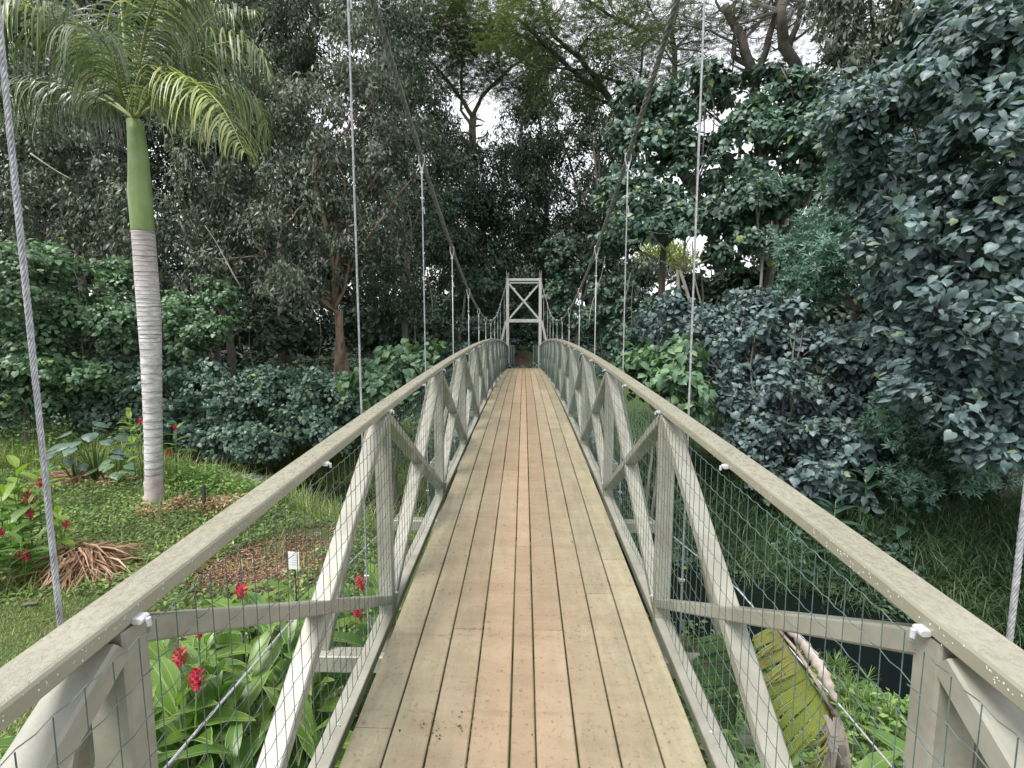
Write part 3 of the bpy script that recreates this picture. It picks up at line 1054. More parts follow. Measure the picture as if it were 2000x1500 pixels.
# ------------------------------------------------------------------ the forest
G_L, G_H, G_B = "grey drooping-leaved trees of the left bank forest", "heart-leaved trees on the right bank", "dark trees in the depth of the forest"
# left, drooping narrow leaves
tree("forest_tree", "grey drooping-leaved tree whose forked brown trunk stands just left of the far deck", 655, 17.5,
     [(700, 130, 16, 85, 120), (640, 250, 16.5, 90, 110), (745, 330, 16.5, 85, 120), (600, 400, 16, 100, 110), (700, 480, 16.5, 80, 80), (580, 560, 15.5, 70, 70), (500, 480, 16, 70, 90)],
     'lance', 'lf_grey', 'bark_red', 0.17, group=G_L, multi=2, dens=.95, thr=-.3, size=.19)
tree("forest_tree", "grey drooping-leaved tree right behind the palm trunk", 440, 17,
     [(420, 300, 16, 110, 100), (350, 430, 16, 90, 100), (460, 420, 17, 80, 110), (400, 540, 16, 80, 70), (500, 190, 16.5, 90, 90)],
     'lance', 'lf_grey', 'bark_grey', 0.16, group=G_L, dens=.95, thr=-.3, size=.19, multi=2)
tree("forest_tree", "tall grey drooping-leaved tree left of the palm, behind the low fronds", 170, 18,
     [(180, 330, 17, 110, 110), (90, 260, 17, 110, 110), (230, 450, 17, 80, 90), (60, 400, 17, 90, 80), (150, 200, 17, 120, 80)],
     'lance', 'lf_grey', 'bark_grey', 0.17, group=G_L, dens=.95, thr=-.3, size=.2)
tree("forest_tree", "tall grey-leaved tree showing above the right-hand palm fronds", 560, 21,
     [(560, 60, 20, 110, 100), (430, 40, 20, 110, 90), (650, -40, 20, 110, 90), (480, -60, 20, 130, 80), (560, 180, 20.5, 80, 60)],
     'lance', 'lf_grey', 'bark_grey', 0.22, group=G_L, dens=1.0, size=.22, thr=-.3)
tree("forest_tree", "tall grey-leaved tree behind the palm crown at the top left", 230, 22,
     [(200, 40, 21, 150, 110), (60, 60, 21, 140, 120), (320, -20, 21, 130, 100), (100, -80, 21, 180, 90)],
     'lance', 'lf_grey', 'bark_grey', 0.24, group=G_L, dens=1.0, size=.22)
tree("forest_tree", "dark leafy tree hugging the left main cable", 800, 20,
     [(790, 120, 19.5, 80, 110), (800, 420, 20, 80, 100), (770, 560, 19, 70, 70), (830, 300, 20.5, 60, 90), (720, 40, 19, 70, 90)],
     'oval', 'lf_dark', 'bark_grey', 0.16, group=G_B, dens=.7)
# depth of the forest: dark masses
tree("forest_tree", "dark conical tree straight behind the far tower", 1060, 27,
     [(1050, 260, 27, 50, 100), (1060, 390, 26.5, 85, 100), (1040, 180, 27, 32, 70), (1090, 480, 26, 90, 70), (1050, 140, 27, 40, 60), (1110, 290, 27, 45, 60), (1015, 300, 27, 25, 50)],
     'oval', 'lf_dark', 'bark_dark', 0.2, group=G_B, dens=1.0, size=.17)
tree("forest_tree", "dark rounded tree left of the tower, in front of a bright sky gap", 900, 27,
     [(860, 330, 27, 60, 70), (960, 340, 27, 50, 70), (900, 430, 26, 90, 80), (1000, 470, 26, 70, 70), (840, 230, 27, 45, 60), (890, 520, 25, 110, 60)],
     'oval', 'lf_dark', 'bark_grey', 0.2, group=G_B, dens=1.0, size=.17)
tree("forest_tree", "dark tree right of the tower under the bare crossing limbs", 1180, 26,
     [(1170, 300, 26, 60, 80), (1190, 420, 25, 80, 70), (1150, 220, 26, 40, 40), (1160, 520, 24, 80, 50), (1130, 170, 26, 40, 35), (1210, 250, 25, 45, 50)],
     'oval', 'lf_dark', 'bark_grey', 0.18, group=G_B, dens=.9, size=.17, thr=-.2)
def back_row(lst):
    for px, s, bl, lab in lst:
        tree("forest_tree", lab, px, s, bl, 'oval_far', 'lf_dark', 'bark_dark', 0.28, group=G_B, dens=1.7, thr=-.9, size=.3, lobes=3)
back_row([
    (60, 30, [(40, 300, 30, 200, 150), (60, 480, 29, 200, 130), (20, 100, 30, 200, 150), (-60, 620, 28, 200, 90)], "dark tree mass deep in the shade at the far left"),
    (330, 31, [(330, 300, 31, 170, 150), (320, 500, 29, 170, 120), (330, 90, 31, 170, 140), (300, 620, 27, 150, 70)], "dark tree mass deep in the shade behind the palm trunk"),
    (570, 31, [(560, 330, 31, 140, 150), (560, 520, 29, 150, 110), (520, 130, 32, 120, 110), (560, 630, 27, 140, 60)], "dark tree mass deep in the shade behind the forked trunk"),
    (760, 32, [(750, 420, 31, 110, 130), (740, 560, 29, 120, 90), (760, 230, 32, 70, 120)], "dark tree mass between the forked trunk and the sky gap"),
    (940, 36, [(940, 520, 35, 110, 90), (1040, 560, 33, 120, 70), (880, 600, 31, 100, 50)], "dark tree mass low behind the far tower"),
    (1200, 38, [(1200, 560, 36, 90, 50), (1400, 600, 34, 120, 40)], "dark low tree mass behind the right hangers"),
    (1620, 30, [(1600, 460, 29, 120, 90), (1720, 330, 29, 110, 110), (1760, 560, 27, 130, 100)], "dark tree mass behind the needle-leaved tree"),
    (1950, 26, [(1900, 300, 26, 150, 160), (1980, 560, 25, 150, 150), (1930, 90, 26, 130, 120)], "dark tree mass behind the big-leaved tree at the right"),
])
# sunlit vegetation seen through the trunks
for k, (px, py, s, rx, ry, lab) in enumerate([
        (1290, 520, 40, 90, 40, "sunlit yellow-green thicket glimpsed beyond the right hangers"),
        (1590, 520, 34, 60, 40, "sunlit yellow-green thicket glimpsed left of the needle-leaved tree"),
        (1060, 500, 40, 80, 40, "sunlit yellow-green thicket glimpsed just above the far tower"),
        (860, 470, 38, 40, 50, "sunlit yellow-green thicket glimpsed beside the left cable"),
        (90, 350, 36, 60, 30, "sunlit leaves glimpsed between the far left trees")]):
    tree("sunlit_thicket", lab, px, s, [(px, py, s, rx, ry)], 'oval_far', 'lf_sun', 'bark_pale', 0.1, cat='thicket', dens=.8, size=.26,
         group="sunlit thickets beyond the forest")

# feathery monkeypod with dark spreading limbs
def limb_tree(name, label, base, limbs, leafblobs, leaf, style, bark, cat='tree', dens=.5, size=None, thr=0.0, twig=14, seed=1, group=None):
    r = random.Random(seed)
    base = Vector(base)
    root = thing(name, base, label, cat, group)
    ends = []
    for li, (pts, r0, r1) in enumerate(limbs):
        mb = MB()
        P = [at(*p) if not isinstance(p, Vector) else p for p in pts]
        # refine with small bends
        Q = []
        for a, b in zip(P[:-1], P[1:]):
            seg = wander(a, b, 4, .05, r)
            Q += seg[:-1]
        Q.append(P[-1])
        n = len(Q)
        mb.tube([p - base for p in Q], [r0 + (r1 - r0) * i / (n - 1) for i in range(n)], 9)
        mb.obj("trunk" if li == 0 else "limb", M[bark], root, True)
        ends += [(Q[i], r0 + (r1 - r0) * i / (n - 1)) for i in range(n // 3, n)]
    mb = MB()
    for _ in range(twig * len(limbs)):
        p, rr_ = r.choice(ends)
        e = p + Vector((r.uniform(-1, 1), r.uniform(-.7, .7), r.uniform(-.25, .9))) * r.uniform(.8, 2.2)
        sub = wander(p, e, 5, .14, r)
        mb.tube([q - base for q in sub], [max(.008, rr_ * .4) * (1 - .75 * i / 5) for i in range(6)], 5)
        for _k in range(3):
            p2 = r.choice(sub[2:])
            e2 = p2 + Vector((r.uniform(-1, 1), r.uniform(-.7, .7), r.uniform(-.3, .7))) * r.uniform(.4, 1.0)
            mb.tube([q - base for q in wander(p2, e2, 4, .15, r)], [.016 * (1 - .7 * i / 4) for i in range(5)], 4)
    mb.obj("twigs", M[bark], root, False, "stuff")
    rng = np.random.default_rng(seed)
    parts = [blob_leaves(at(b[0], b[1], b[2]), px_r(b[3], b[4], b[2], b[5] if len(b) > 5 else None), style, dens, size, thr, rng, .15) for b in leafblobs]
    V, F = join(parts)
    link("crown", tri_mesh("crown", V - np.array(base)[None], F), root, M[leaf], "stuff")
    return root

b = at(1430, 640, 22)
limb_tree("spreading_tree", "tree with dark limbs fanning up over the sky right of centre", (b.x, 22, gz(b.x, 22) - .2),
          [([(1440, 640, 22), (1400, 480, 22), (1330, 330, 21.5), (1250, 260, 21)], .26, .2),
           ([(1330, 330, 21.5), (1210, 225, 20.5), (1180, 180, 20), (1090, 110, 19.5), (1000, 30, 19)], .15, .05),
           ([(1200, 210, 20.5), (1130, 110, 20), (1080, 70, 19.5), (1040, -60, 19)], .11, .04),
           ([(1250, 260, 21), (1245, 170, 20.5), (1150, 140, 20), (1060, 130, 19)], .09, .03),
           ([(1330, 330, 21.5), (1320, 200, 21), (1318, 130, 21), (1310, 60, 20.5), (1330, -60, 20)], .14, .08),
           ([(1320, 60, 20.5), (1250, 60, 20), (1190, 30, 19.5), (1130, -20, 19)], .09, .04),
           ([(1250, 150, 20.4), (1255, 90, 20), (1290, 60, 19.6), (1260, -10, 19.6)], .05, .03)],
          [(1080, 60, 19, 120, 50), (1180, 110, 19.5, 110, 60), (1260, 40, 20, 100, 50), (1130, -20, 19, 140, 50), (1010, 60, 19, 80, 60), (1240, 170, 20, 90, 50),
           (1120, 190, 20, 60, 30)],
          'lf_fine', 'feather', 'bark_dark', dens=1.15, size=.22, thr=-.3, seed=21)
b = at(930, 640, 27)
limb_tree("spreading_tree", "tree with pale forked trunk in the sky gap and green-gold feathery crown", (b.x, 27, gz(b.x, 27) - .2),
          [([(925, 640, 27), (918, 450, 26.5), (920, 300, 26), (924, 230, 25.5)], .24, .19),
           ([(924, 230, 25.5), (890, 180, 25), (850, 130, 24.5), (800, 60, 24)], .12, .04),
           ([(924, 230, 25.5), (940, 190, 25), (1000, 130, 24), (1060, 90, 23)], .12, .04),
           ([(924, 250, 25.5), (900, 215, 25), (905, 120, 24), (880, 40, 23)], .09, .04)],
          [(860, 100, 23, 120, 60), (950, 130, 23, 110, 45), (900, 30, 22.5, 130, 60), (1010, 180, 24, 60, 30), (800, 20, 22, 110, 70), (960, 60, 22.5, 90, 50)],
          'lf_fine', 'feather', 'bark_pale', dens=1.5, size=.24, thr=-.5, seed=22)
b = at(1500, 640, 18)
limb_tree("spreading_tree", "big grey-trunked tree with bare forked boughs against white sky, right of the hangers", (b.x, 18, gz(b.x, 18) - .2),
          [([(1480, 700, 18), (1500, 520, 17.5), (1530, 400, 17), (1590, 300, 16.5), (1570, 170, 16)], .30, .20),
           ([(1570, 170, 16), (1530, 90, 15.5), (1525, 20, 15), (1540, -60, 15)], .17, .13),
           ([(1540, 95, 15.6), (1560, 40, 15.2), (1580, -50, 15)], .10, .06),
           ([(1500, 520, 17.5), (1490, 330, 17), (1475, 150, 16.5), (1450, 80, 16.2), (1415, 10, 16)], .20, .12),
           ([(1475, 150, 16.5), (1500, 80, 16), (1515, 20, 15.8), (1530, -50, 15.5)], .11, .08),
           ([(1470, 130, 16.5), (1432, 110, 16.3), (1436, 50, 16)], .10, .05),
           ([(1440, 90, 16.2), (1390, 60, 16), (1340, 50, 16), (1300, 52, 16)], .04, .02),
           ([(1545, 220, 16.4), (1640, 170, 16), (1720, 90, 15.6), (1760, -20, 15.4)], .15, .07)],
          [(1450, 10, 16, 90, 50), (1380, 100, 17, 70, 60), (1500, 30, 16.5, 80, 40), (1640, 30, 15.5, 90, 60), (1340, 20, 17, 80, 50), (1290, 110, 18, 80, 60), (1400, 160, 17, 60, 40), (1500, 130, 17, 50, 50)],
          'lf_grey', 'feather', 'bark_grey', dens=.8, size=.2, thr=-.2, seed=23, twig=12)
tree("forest_tree", "grey narrow-leaved tree hanging into the top right over the forked boughs", 1740, 15,
     [(1690, 60, 14, 90, 70), (1640, 130, 14, 70, 50), (1790, 30, 14, 90, 70), (1740, 150, 14.5, 80, 50), (1640, 10, 14, 60, 50), (1840, 140, 14.5, 70, 70), (1700, -20, 14, 120, 50), (1870, 40, 14.5, 90, 70)],
     'lance', 'lf_grey', 'bark_dark', 0.18, group="grey drooping-leaved trees of the right bank", dens=1.0, size=.19, thr=-.3, limb=True)

# right bank heart-leaved trees
tree("hibiscus_tree", "heart-leaved tree behind the right hangers, top fringed with sky", 1290, 16,
     [(1260, 290, 15.5, 80, 70), (1330, 200, 16, 60, 60), (1390, 150, 16, 40, 35), (1240, 210, 16, 40, 40), (1300, 420, 15, 90, 50), (1210, 380, 15.5, 60, 60), (1380, 310, 15.5, 70, 60)],
     'hau_s', 'lf_hau', 'bark_grey', 0.13, group=G_H, dens=.85, thr=-.3, size=.17)
tree("hibiscus_tree", "heart-leaved tree under the forked grey boughs", 1500, 15,
     [(1470, 250, 15, 70, 60), (1570, 260, 14.5, 90, 70), (1500, 380, 14.5, 90, 60), (1630, 210, 14, 70, 40), (1560, 180, 14.5, 60, 30), (1420, 400, 14, 70, 50), (1650, 300, 14, 60, 60)],
     'hau_s', 'lf_hau', 'bark_grey', 0.15, group=G_H, dens=.9, size=.17)
tree("hibiscus_tree", "small heart-leaved sapling crown on thin stem left of the dark leaning trunk", 1492, 13,
     [(1475, 375, 13, 35, 35), (1490, 460, 13, 45, 25)], 'hau', 'lf_hau', 'bark_pale', 0.045, group=G_H, dens=.9)
tree("hibiscus_tree", "heart-leaved tree with low shelves of leaf above the bright gap", 1380, 14,
     [(1340, 430, 14, 60, 22), (1420, 480, 14, 60, 35), (1260, 450, 14, 70, 24), (1200, 470, 15, 50, 24)], 'hau_s', 'lf_hau', 'bark_pale', 0.06,
     group=G_H, dens=.9, multi=2, size=.16)
tree("hibiscus_tree", "blue-green heart-leaved tree rising between needle-leaved tree and big right tree", 1790, 11,
     [(1760, 300, 10.5, 70, 70), (1700, 260, 11, 70, 60), (1800, 440, 10.5, 70, 70), (1780, 620, 10, 60, 60), (1850, 560, 10, 70, 70), (1880, 760, 9.8, 60, 60), (1660, 200, 11.5, 60, 40)],
     'hau', 'lf_skylit', 'bark_grey', 0.12, group=G_H, dens=.85, size=.16)
tree("hibiscus_tree", "blue-green heart-leaved tree whose top fills the upper right corner", 1930, 10,
     [(1850, 60, 10, 80, 70), (1930, 150, 9.6, 80, 80), (1960, 20, 9.6, 70, 80), (1770, 130, 10.4, 50, 50)],
     'hau', 'lf_skylit', 'bark_grey', 0.12, group=G_H, dens=.6, size=.18, thr=-.1)
tree("hibiscus_tree", "heart-leaved tree right of the far tower above its raking strut", 1130, 24,
     [(1110, 480, 24, 45, 35), (1170, 520, 23, 50, 35), (1100, 560, 24, 50, 30), (1200, 560, 22, 60, 30)], 'hau_s', 'lf_hau', 'bark_pale', 0.07, group=G_H, dens=.75, size=.2, thr=-.15)
tree("hibiscus_tree", "heart-leaved tree left of the far tower beside the cable's low point", 900, 24,
     [(890, 480, 24, 50, 35), (860, 400, 24, 40, 40), (940, 550, 24, 50, 30), (970, 500, 25, 30, 30)], 'hau_s', 'lf_hau', 'bark_pale', 0.07, group=G_H, dens=.7, size=.2, thr=-.1)
tree("forest_tree", "slim dark tree closing the sky between conical tree and spreading limbs", 1160, 29,
     [(1080, 180, 29, 40, 60), (1160, 120, 29, 50, 50), (980, 270, 29, 28, 40), (1200, 330, 28, 50, 50)], 'oval', 'lf_dark', 'bark_dark', 0.15, group=G_B, dens=.7, size=.18, thr=-.1)
tree("hibiscus_tree", "airy heart-leaved tree top against the sky left of the forked boughs", 1400, 17,
     [(1350, 190, 17, 50, 40), (1430, 190, 17, 45, 35), (1500, 170, 16.5, 40, 35), (1640, 130, 15, 50, 40)], 'hau_s', 'lf_hau', 'bark_grey', 0.08, group=G_H, dens=.6, size=.17, thr=-.1)
# needle-leaved
tree("needle_leaved_tree", "blue-green needle-leaved tree on thin pale stems in the middle of the right bank", 1700, 11,
     [(1680, 380, 11, 80, 60), (1610, 450, 11, 70, 55), (1720, 470, 10.6, 80, 60), (1640, 530, 10.6, 90, 50), (1740, 560, 10.5, 60, 50), (1580, 550, 11, 50, 30)],
     'tuft', 'lf_tuft', 'bark_pale', 0.06, dens=2.0, multi=2, size=.15, group="needle-leaved trees on the right bank")
tree("needle_leaved_tree", "low needle-leaved tree hanging above the bank grass at the right", 1820, 8.6,
     [(1760, 820, 8.4, 70, 50), (1840, 850, 8.2, 90, 60), (1800, 930, 8.2, 80, 45), (1900, 900, 8.2, 60, 50), (1880, 780, 8.6, 60, 40)],
     'tuft', 'lf_tuft', 'bark_red', 0.07, dens=1.7, size=.15, thr=-.3, group="needle-leaved trees on the right bank")

# near big-leaved tree: the largest leaves are parts of their own
def near_tree():
    base = Vector((8.3, 8.2, gz(8.3, 8.2) - .1))
    root = thing("hibiscus_tree", base, "big blue-green tree of large heart leaves filling the right edge, nearest of its kind", "tree")
    blobs = [(1860, 130, 7.2, 60, 70), (1760, 180, 7.9, 45, 45), (1690, 340, 8.2, 40, 35), (1660, 260, 8.4, 40, 30), (1720, 520, 8.2, 40, 35), (1960, 60, 6.8, 70, 70), (1900, 250, 7, 80, 60), (1780, 330, 7.6, 60, 50), (1970, 230, 6.6, 70, 80),
             (1850, 400, 7.2, 90, 60), (1960, 420, 6.6, 80, 80), (1810, 480, 7.4, 70, 50), (1930, 540, 6.8, 90, 60), (1870, 610, 7, 60, 50),
             (1980, 640, 6.6, 70, 60), (1900, 700, 7, 80, 50), (1850, 760, 7.2, 50, 40), (1980, 790, 6.8, 60, 60), (1700, 210, 8, 40, 40), (1740, 420, 8, 40, 40), (1940, 870, 7, 70, 40), (1780, 560, 7.8, 50, 40), (1760, 640, 8, 40, 40), (1800, 700, 7.8, 50, 40),
             (2080, 300, 6.8, 90, 160), (2080, 650, 6.8, 90, 160)]
    rng = np.random.default_rng(77)
    parts = [blob_leaves(at(b[0], b[1], b[2]), px_r(b[3], b[4], b[2]), 'hau', .6, .122, -.2, rng, .35) for b in blobs]
    for b in blobs:
        for q in range(4):
            cc = at(b[0] + rng.normal() * b[3] * .7, b[1] + rng.normal() * b[4] * .7, b[2] - rng.uniform(-.3, .5))
            parts.append(blob_leaves(cc, (.30, .26, .17), 'hau', .75, .122, -.3, rng, .1))
    V, F = join(parts)
    link("crown", tri_mesh("crown", V - np.array(base)[None], F, True), root, M['lf_skylit'], "stuff")
    # single leaves proud of the mass
    me = tri_mesh("leaf", T_HEART[0], T_HEART[1], True)
    me.materials.append(M['lf_skylit2'])
    r = random.Random(4)
    for k in range(280):
        b = r.choice(blobs[:14])
        c = at(b[0], b[1], b[2]); rr_ = px_r(b[3], b[4], b[2])
        u = Vector((r.gauss(0, 1), -abs(r.gauss(0, 1)), r.gauss(0, 1))).normalized()
        p = c + Vector((u.x * rr_[0], u.y * rr_[1], u.z * rr_[2])) * r.uniform(.98, 1.12)
        d = np.array([[u.x * .5 + r.gauss(0, .4), u.y * .5 + r.gauss(0, .4), -.75 + r.gauss(0, .3)]])
        n = np.array([[u.x * .6 + r.gauss(0, .25), u.y * .6 + r.gauss(0, .25), .9]])
        R = basis(d, n)[0]
        s = r.uniform(.08, .155)
        o = link("leaf", me, root)
        m4 = Matrix(R.tolist()).to_4x4() @ Matrix.Scale(s, 4)
        m4.translation = p - base
        o.matrix_local = m4
    hub = at(1960, 640, 7.6)
    mb = MB(); r = random.Random(9)
    mb.tube([p - base for p in wander(base, hub, 8, .06, r)], [.14 - .008 * i for i in range(9)], 9)
    mb.obj("trunk", M['bark_grey'], root, True)
    mb = MB()
    for b in blobs[:14]:
        pts = wander(hub, at(b[0], b[1], b[2] + .3), 7, .08, r)
        mb.tube([p - base for p in pts], [.05 * (1 - .1 * i) for i in range(8)], 6)
        for _ in range(4):
            q = r.choice(pts[3:])
            e = q + Vector((r.uniform(-.6, .6), r.uniform(-.4, .4), r.uniform(-.6, .3)))
            mb.tube([p - base for p in wander(q, e, 4, .15, r)], [.012, .01, .008, .006, .004], 5)
    mb.obj("limbs", M['bark_red'], root, True, "stuff")
M['lf_skylit2'] = leafmat('heart_leaf_skylit_single', [(0.06, 0.115, 0.095), (0.095, 0.165, 0.14), (0.14, 0.22, 0.19)], 0.42, 0.14, 0.5)  # single leaves, cool skylight tint put into their colour
near_tree()

# ------------------------------------------------------------------ bank bushes
def bush(label, px, s, blobs, style='hau_s', leaf='lf_hau', group="heart-leaved bushes on the bank", dens=.9, size=.13, **k):
    return tree("hibiscus_bush", label, px, s, blobs, style, leaf, 'bark_grey', 0.035, cat='bush', group=group, dens=dens, size=size, multi=3, extra_limbs=2, **k)

GLB, GRB = "heart-leaved bushes on the left stream bank", "heart-leaved bushes on the right stream bank"
bush("dark heart-leaved bush right of the palm trunk", 400, 14.2, [(400, 760, 14, 75, 50), (370, 850, 13.6, 60, 60), (450, 830, 13.6, 70, 70)], group=GLB)
bush("dark heart-leaved bush above the rapids", 520, 14.6, [(500, 770, 14, 70, 55), (520, 850, 13.6, 80, 50), (480, 870, 13.4, 60, 40)], group=GLB)
bush("heart-leaved bush below the forked trunk", 630, 15, [(600, 760, 14.5, 80, 45), (660, 780, 14, 70, 50), (620, 820, 13.8, 80, 50)], group=GLB)
bush("pale heart-leaved bush touching the left handrail's far part", 770, 11.2, [(760, 710, 11, 55, 40), (810, 700, 11.2, 45, 35), (750, 770, 10.8, 70, 55), (820, 760, 11, 45, 45)],
     leaf='lf_lime', group=GLB, size=.17, style='hau')
bush("light green bush at the left edge behind the big hanger rope", 30, 12, [(30, 520, 12, 70, 60), (20, 620, 12, 80, 60), (60, 700, 12, 70, 60), (10, 760, 12, 70, 60)], leaf='lf_lime', group=GLB)
bush("light green bush between the hanger rope and the palm", 150, 13, [(110, 510, 13, 60, 45), (170, 590, 13, 60, 40), (120, 640, 13, 60, 50), (230, 640, 13.4, 50, 50), (180, 730, 13, 80, 60), (100, 770, 12.6, 60, 50)], leaf='lf_lime', group=GLB)
bush("light green bush just right of the palm's ringed trunk", 370, 14.5, [(350, 610, 14.5, 45, 40), (430, 570, 15, 40, 30), (400, 640, 14.5, 60, 40), (360, 680, 14.5, 60, 40), (250, 560, 14.5, 40, 60)], leaf='lf_lime', group=GLB)
bush("shaded bush low behind the palm trunk", 280, 14, [(260, 760, 13.5, 70, 70), (300, 830, 13, 60, 50), (200, 800, 13, 60, 40)], leaf='lf_hau', group=GLB)
bush("shaded bush at the foot of the far left trees", 60, 15, [(60, 820, 14, 120, 40), (-40, 850, 13, 90, 60)], leaf='lf_hau', group=GLB)

bush("pale big-leaved bush touching the right handrail", 1290, 9.5, [(1280, 740, 9.4, 55, 45), (1330, 770, 9.2, 55, 50), (1240, 720, 9.8, 35, 35), (1340, 700, 9.6, 45, 30)], leaf='lf_lime', group=GRB, size=.17, style='hau')
bush("dark bush rising behind the right hangers", 1330, 12.5, [(1320, 630, 12.5, 70, 45), (1400, 640, 12.4, 70, 45), (1450, 590, 12.6, 60, 35)], leaf='lf_skylit', group=GRB)
bush("blue-green bush in the middle of the right bank", 1480, 11, [(1420, 710, 11, 70, 55), (1500, 690, 11, 70, 60), (1480, 790, 10.5, 90, 55)], leaf='lf_skylit', group=GRB)
bush("blue-green bush below the needle-leaved tree", 1620, 10.6, [(1600, 670, 10.8, 70, 50), (1590, 770, 10.4, 80, 55), (1690, 690, 10.6, 60, 60), (1680, 780, 10.2, 60, 50)], leaf='lf_skylit', group=GRB)
bush("dark bush low over the right bank grass", 1520, 9.6, [(1450, 860, 9.6, 70, 50), (1540, 870, 9.4, 80, 55), (1610, 880, 9.2, 60, 50), (1520, 940, 9, 70, 30)], leaf='lf_skylit', group=GRB)
bush("blue-green bush hiding the foot of the low needle-leaved tree", 1720, 9.4, [(1700, 870, 9.2, 50, 40), (1740, 740, 9.6, 50, 50), (1640, 960, 8.8, 40, 30)], leaf='lf_skylit', group=GRB)
bush("dark bush behind the low needle-leaved tree", 1900, 10, [(1860, 860, 9.8, 110, 80), (1960, 920, 9.4, 80, 60), (1780, 960, 9.4, 90, 50), (1960, 800, 9.6, 60, 70)], leaf='lf_dark', group=GRB, size=.17)
# slope around the path
bush("sprawling blue-green shoots standing proud of the right bank bushes", 1560, 9.8, [(1480, 640, 10.6, 25, 25), (1560, 600, 10.8, 28, 22), (1420, 770, 9.9, 24, 26), (1650, 850, 8.9, 24, 22), (1530, 730, 9.7, 26, 22), (1600, 930, 8.6, 30, 20), (1380, 690, 10.8, 24, 22)],
     style='hau', leaf='lf_skylit', group=GRB, size=.15, dens=1.0)
GS = "dark low bushes on the slope round the far tower"
bush("dark bush on the slope left of the far tower", 900, 24, [(900, 640, 23.5, 70, 25), (850, 620, 25, 60, 25), (920, 600, 27, 70, 25), (800, 650, 21, 60, 30)], leaf='lf_hau', group=GS, size=.17, limb=False)
bush("dark bush on the slope right behind the tower portal", 1020, 30, [(1020, 650, 29, 50, 25), (1040, 620, 31, 90, 25), (980, 630, 30, 60, 25), (1045, 680, 26, 10, 10), (1000, 676, 27, 12, 14)], leaf='lf_hau', group=GS, size=.17, limb=False)
bush("dark bush on the slope right of the far tower", 1150, 22, [(1120, 620, 24, 60, 30), (1180, 620, 22, 70, 35), (1230, 660, 19, 60, 30), (1250, 600, 21, 60, 30)], leaf='lf_hau', group=GS, size=.17, limb=False)
bush("dark leafy creeper on the slope between tower and left hangers", 860, 22, [(870, 680, 21, 60, 16), (940, 660, 24, 40, 16)], leaf='lf_hau', group=GS, size=.15, limb=False)

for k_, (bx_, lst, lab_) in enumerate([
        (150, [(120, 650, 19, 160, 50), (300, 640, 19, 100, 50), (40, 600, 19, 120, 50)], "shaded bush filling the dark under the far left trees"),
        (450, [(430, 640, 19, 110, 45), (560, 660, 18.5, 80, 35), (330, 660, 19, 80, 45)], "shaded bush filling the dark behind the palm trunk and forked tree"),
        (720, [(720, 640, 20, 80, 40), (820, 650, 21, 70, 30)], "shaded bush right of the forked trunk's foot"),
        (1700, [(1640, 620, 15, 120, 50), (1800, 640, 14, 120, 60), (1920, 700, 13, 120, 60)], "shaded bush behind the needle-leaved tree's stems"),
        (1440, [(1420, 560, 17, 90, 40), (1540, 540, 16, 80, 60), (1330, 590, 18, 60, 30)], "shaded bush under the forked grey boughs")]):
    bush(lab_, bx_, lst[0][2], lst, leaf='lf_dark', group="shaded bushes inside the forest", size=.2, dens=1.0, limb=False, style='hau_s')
# thin stems in the shade
STEM_WHERE = ['just right of the forked trunk', 'second right of the forked trunk', 'left of the second left hanger', 'right of the second left hanger', 'between the second and third left hangers', 'left of the third left hanger, shorter', 'beside the third left hanger', 'just left of the forked trunk', 'second left of the forked trunk', 'third left of the forked trunk', 'midway between palm and forked trunk', 'left of midway between palm and forked trunk', 'third right of the palm trunk', 'right of the far tower', 'second right of the far tower', 'beside the right second hanger', 'right of the right second hanger', 'left of the big right hanger', 'right of the big right hanger', 'standing pale and tall amid the right bank leaves', 'left of the tower leg', "just behind the tower's left leg", "behind the tower's right raking strut", "further behind the tower's right side", 'right of the third right hanger', 'just right of the palm trunk', 'just left of the palm trunk', 'between the palm and the left hanger rope']
def stems():
    r = random.Random(31)
    spots = [(705, 20), (724, 21), (765, 22), (793, 22), (812, 20), (848, 23), (862, 24), (620, 19), (598, 19), (575, 20), (540, 19), (515, 18), (470, 19), (1180, 22), (1205, 21),
             (1232, 20), (1310, 18), (1372, 16), (1395, 17), (1520, 12.5), (960, 27), (990, 28), (1095, 27), (1120, 25), (1260, 19), (330, 17), (250, 17), (130, 17)]
    for k, (px, s) in enumerate(spots):
        b = at(px, 690, s)
        base = Vector((b.x, s, gz(b.x, s) - .1))
        h = r.uniform(3.0, 5.0)
        mb = MB()
        e = base + Vector((r.uniform(-.6, .6), r.uniform(-.3, .3), h))
        pts = wander(base, e, 7, .05, r)
        mb.tube([p - base for p in pts], [r.uniform(.022, .04) * (1 - .07 * i) for i in range(8)], 6)
        root = mb.obj("thin_stem", M['bark_pale' if k % 3 else 'bark_grey'], None, True)
        root.location = base
        tag(root, "thin bare forest stem " + STEM_WHERE[k], "stem", "thin bare stems at the forest edge")
stems()

def leaning_poles():
    r = random.Random(8)
    for (a, b_, lab) in [(at(240, 800, 13.3), at(60, 640, 13), "long thin bare branch slanting through the shade left of the palm"),
                         (at(250, 790, 13.3), at(170, 670, 13.6), "short thin bare branch beside the palm trunk"),
                         (at(1372, 600, 14), at(1352, 470, 14), "pale bare stem slanting beside the right hangers"),
                         (at(1150, 640, 20), at(1182, 500, 20), "thin stem leaning right, behind the far tower's right leg"),
                         (at(60, 300, 15), at(140, 350, 15), "bare pale branch in the shade at the far left"),
                         (at(470, 560, 15), at(400, 440, 15), "bare brown branch right of the palm trunk")]:
        mb = MB()
        mb.tube([p - a for p in wander(a, b_, 8, .05, r)], [.03 * (1 - .07 * i) for i in range(9)], 6)
        o = mb.obj("bare_branch", M['bark_pale'], None, True)
        o.location = a
        tag(o, lab, "branch")
leaning_poles()

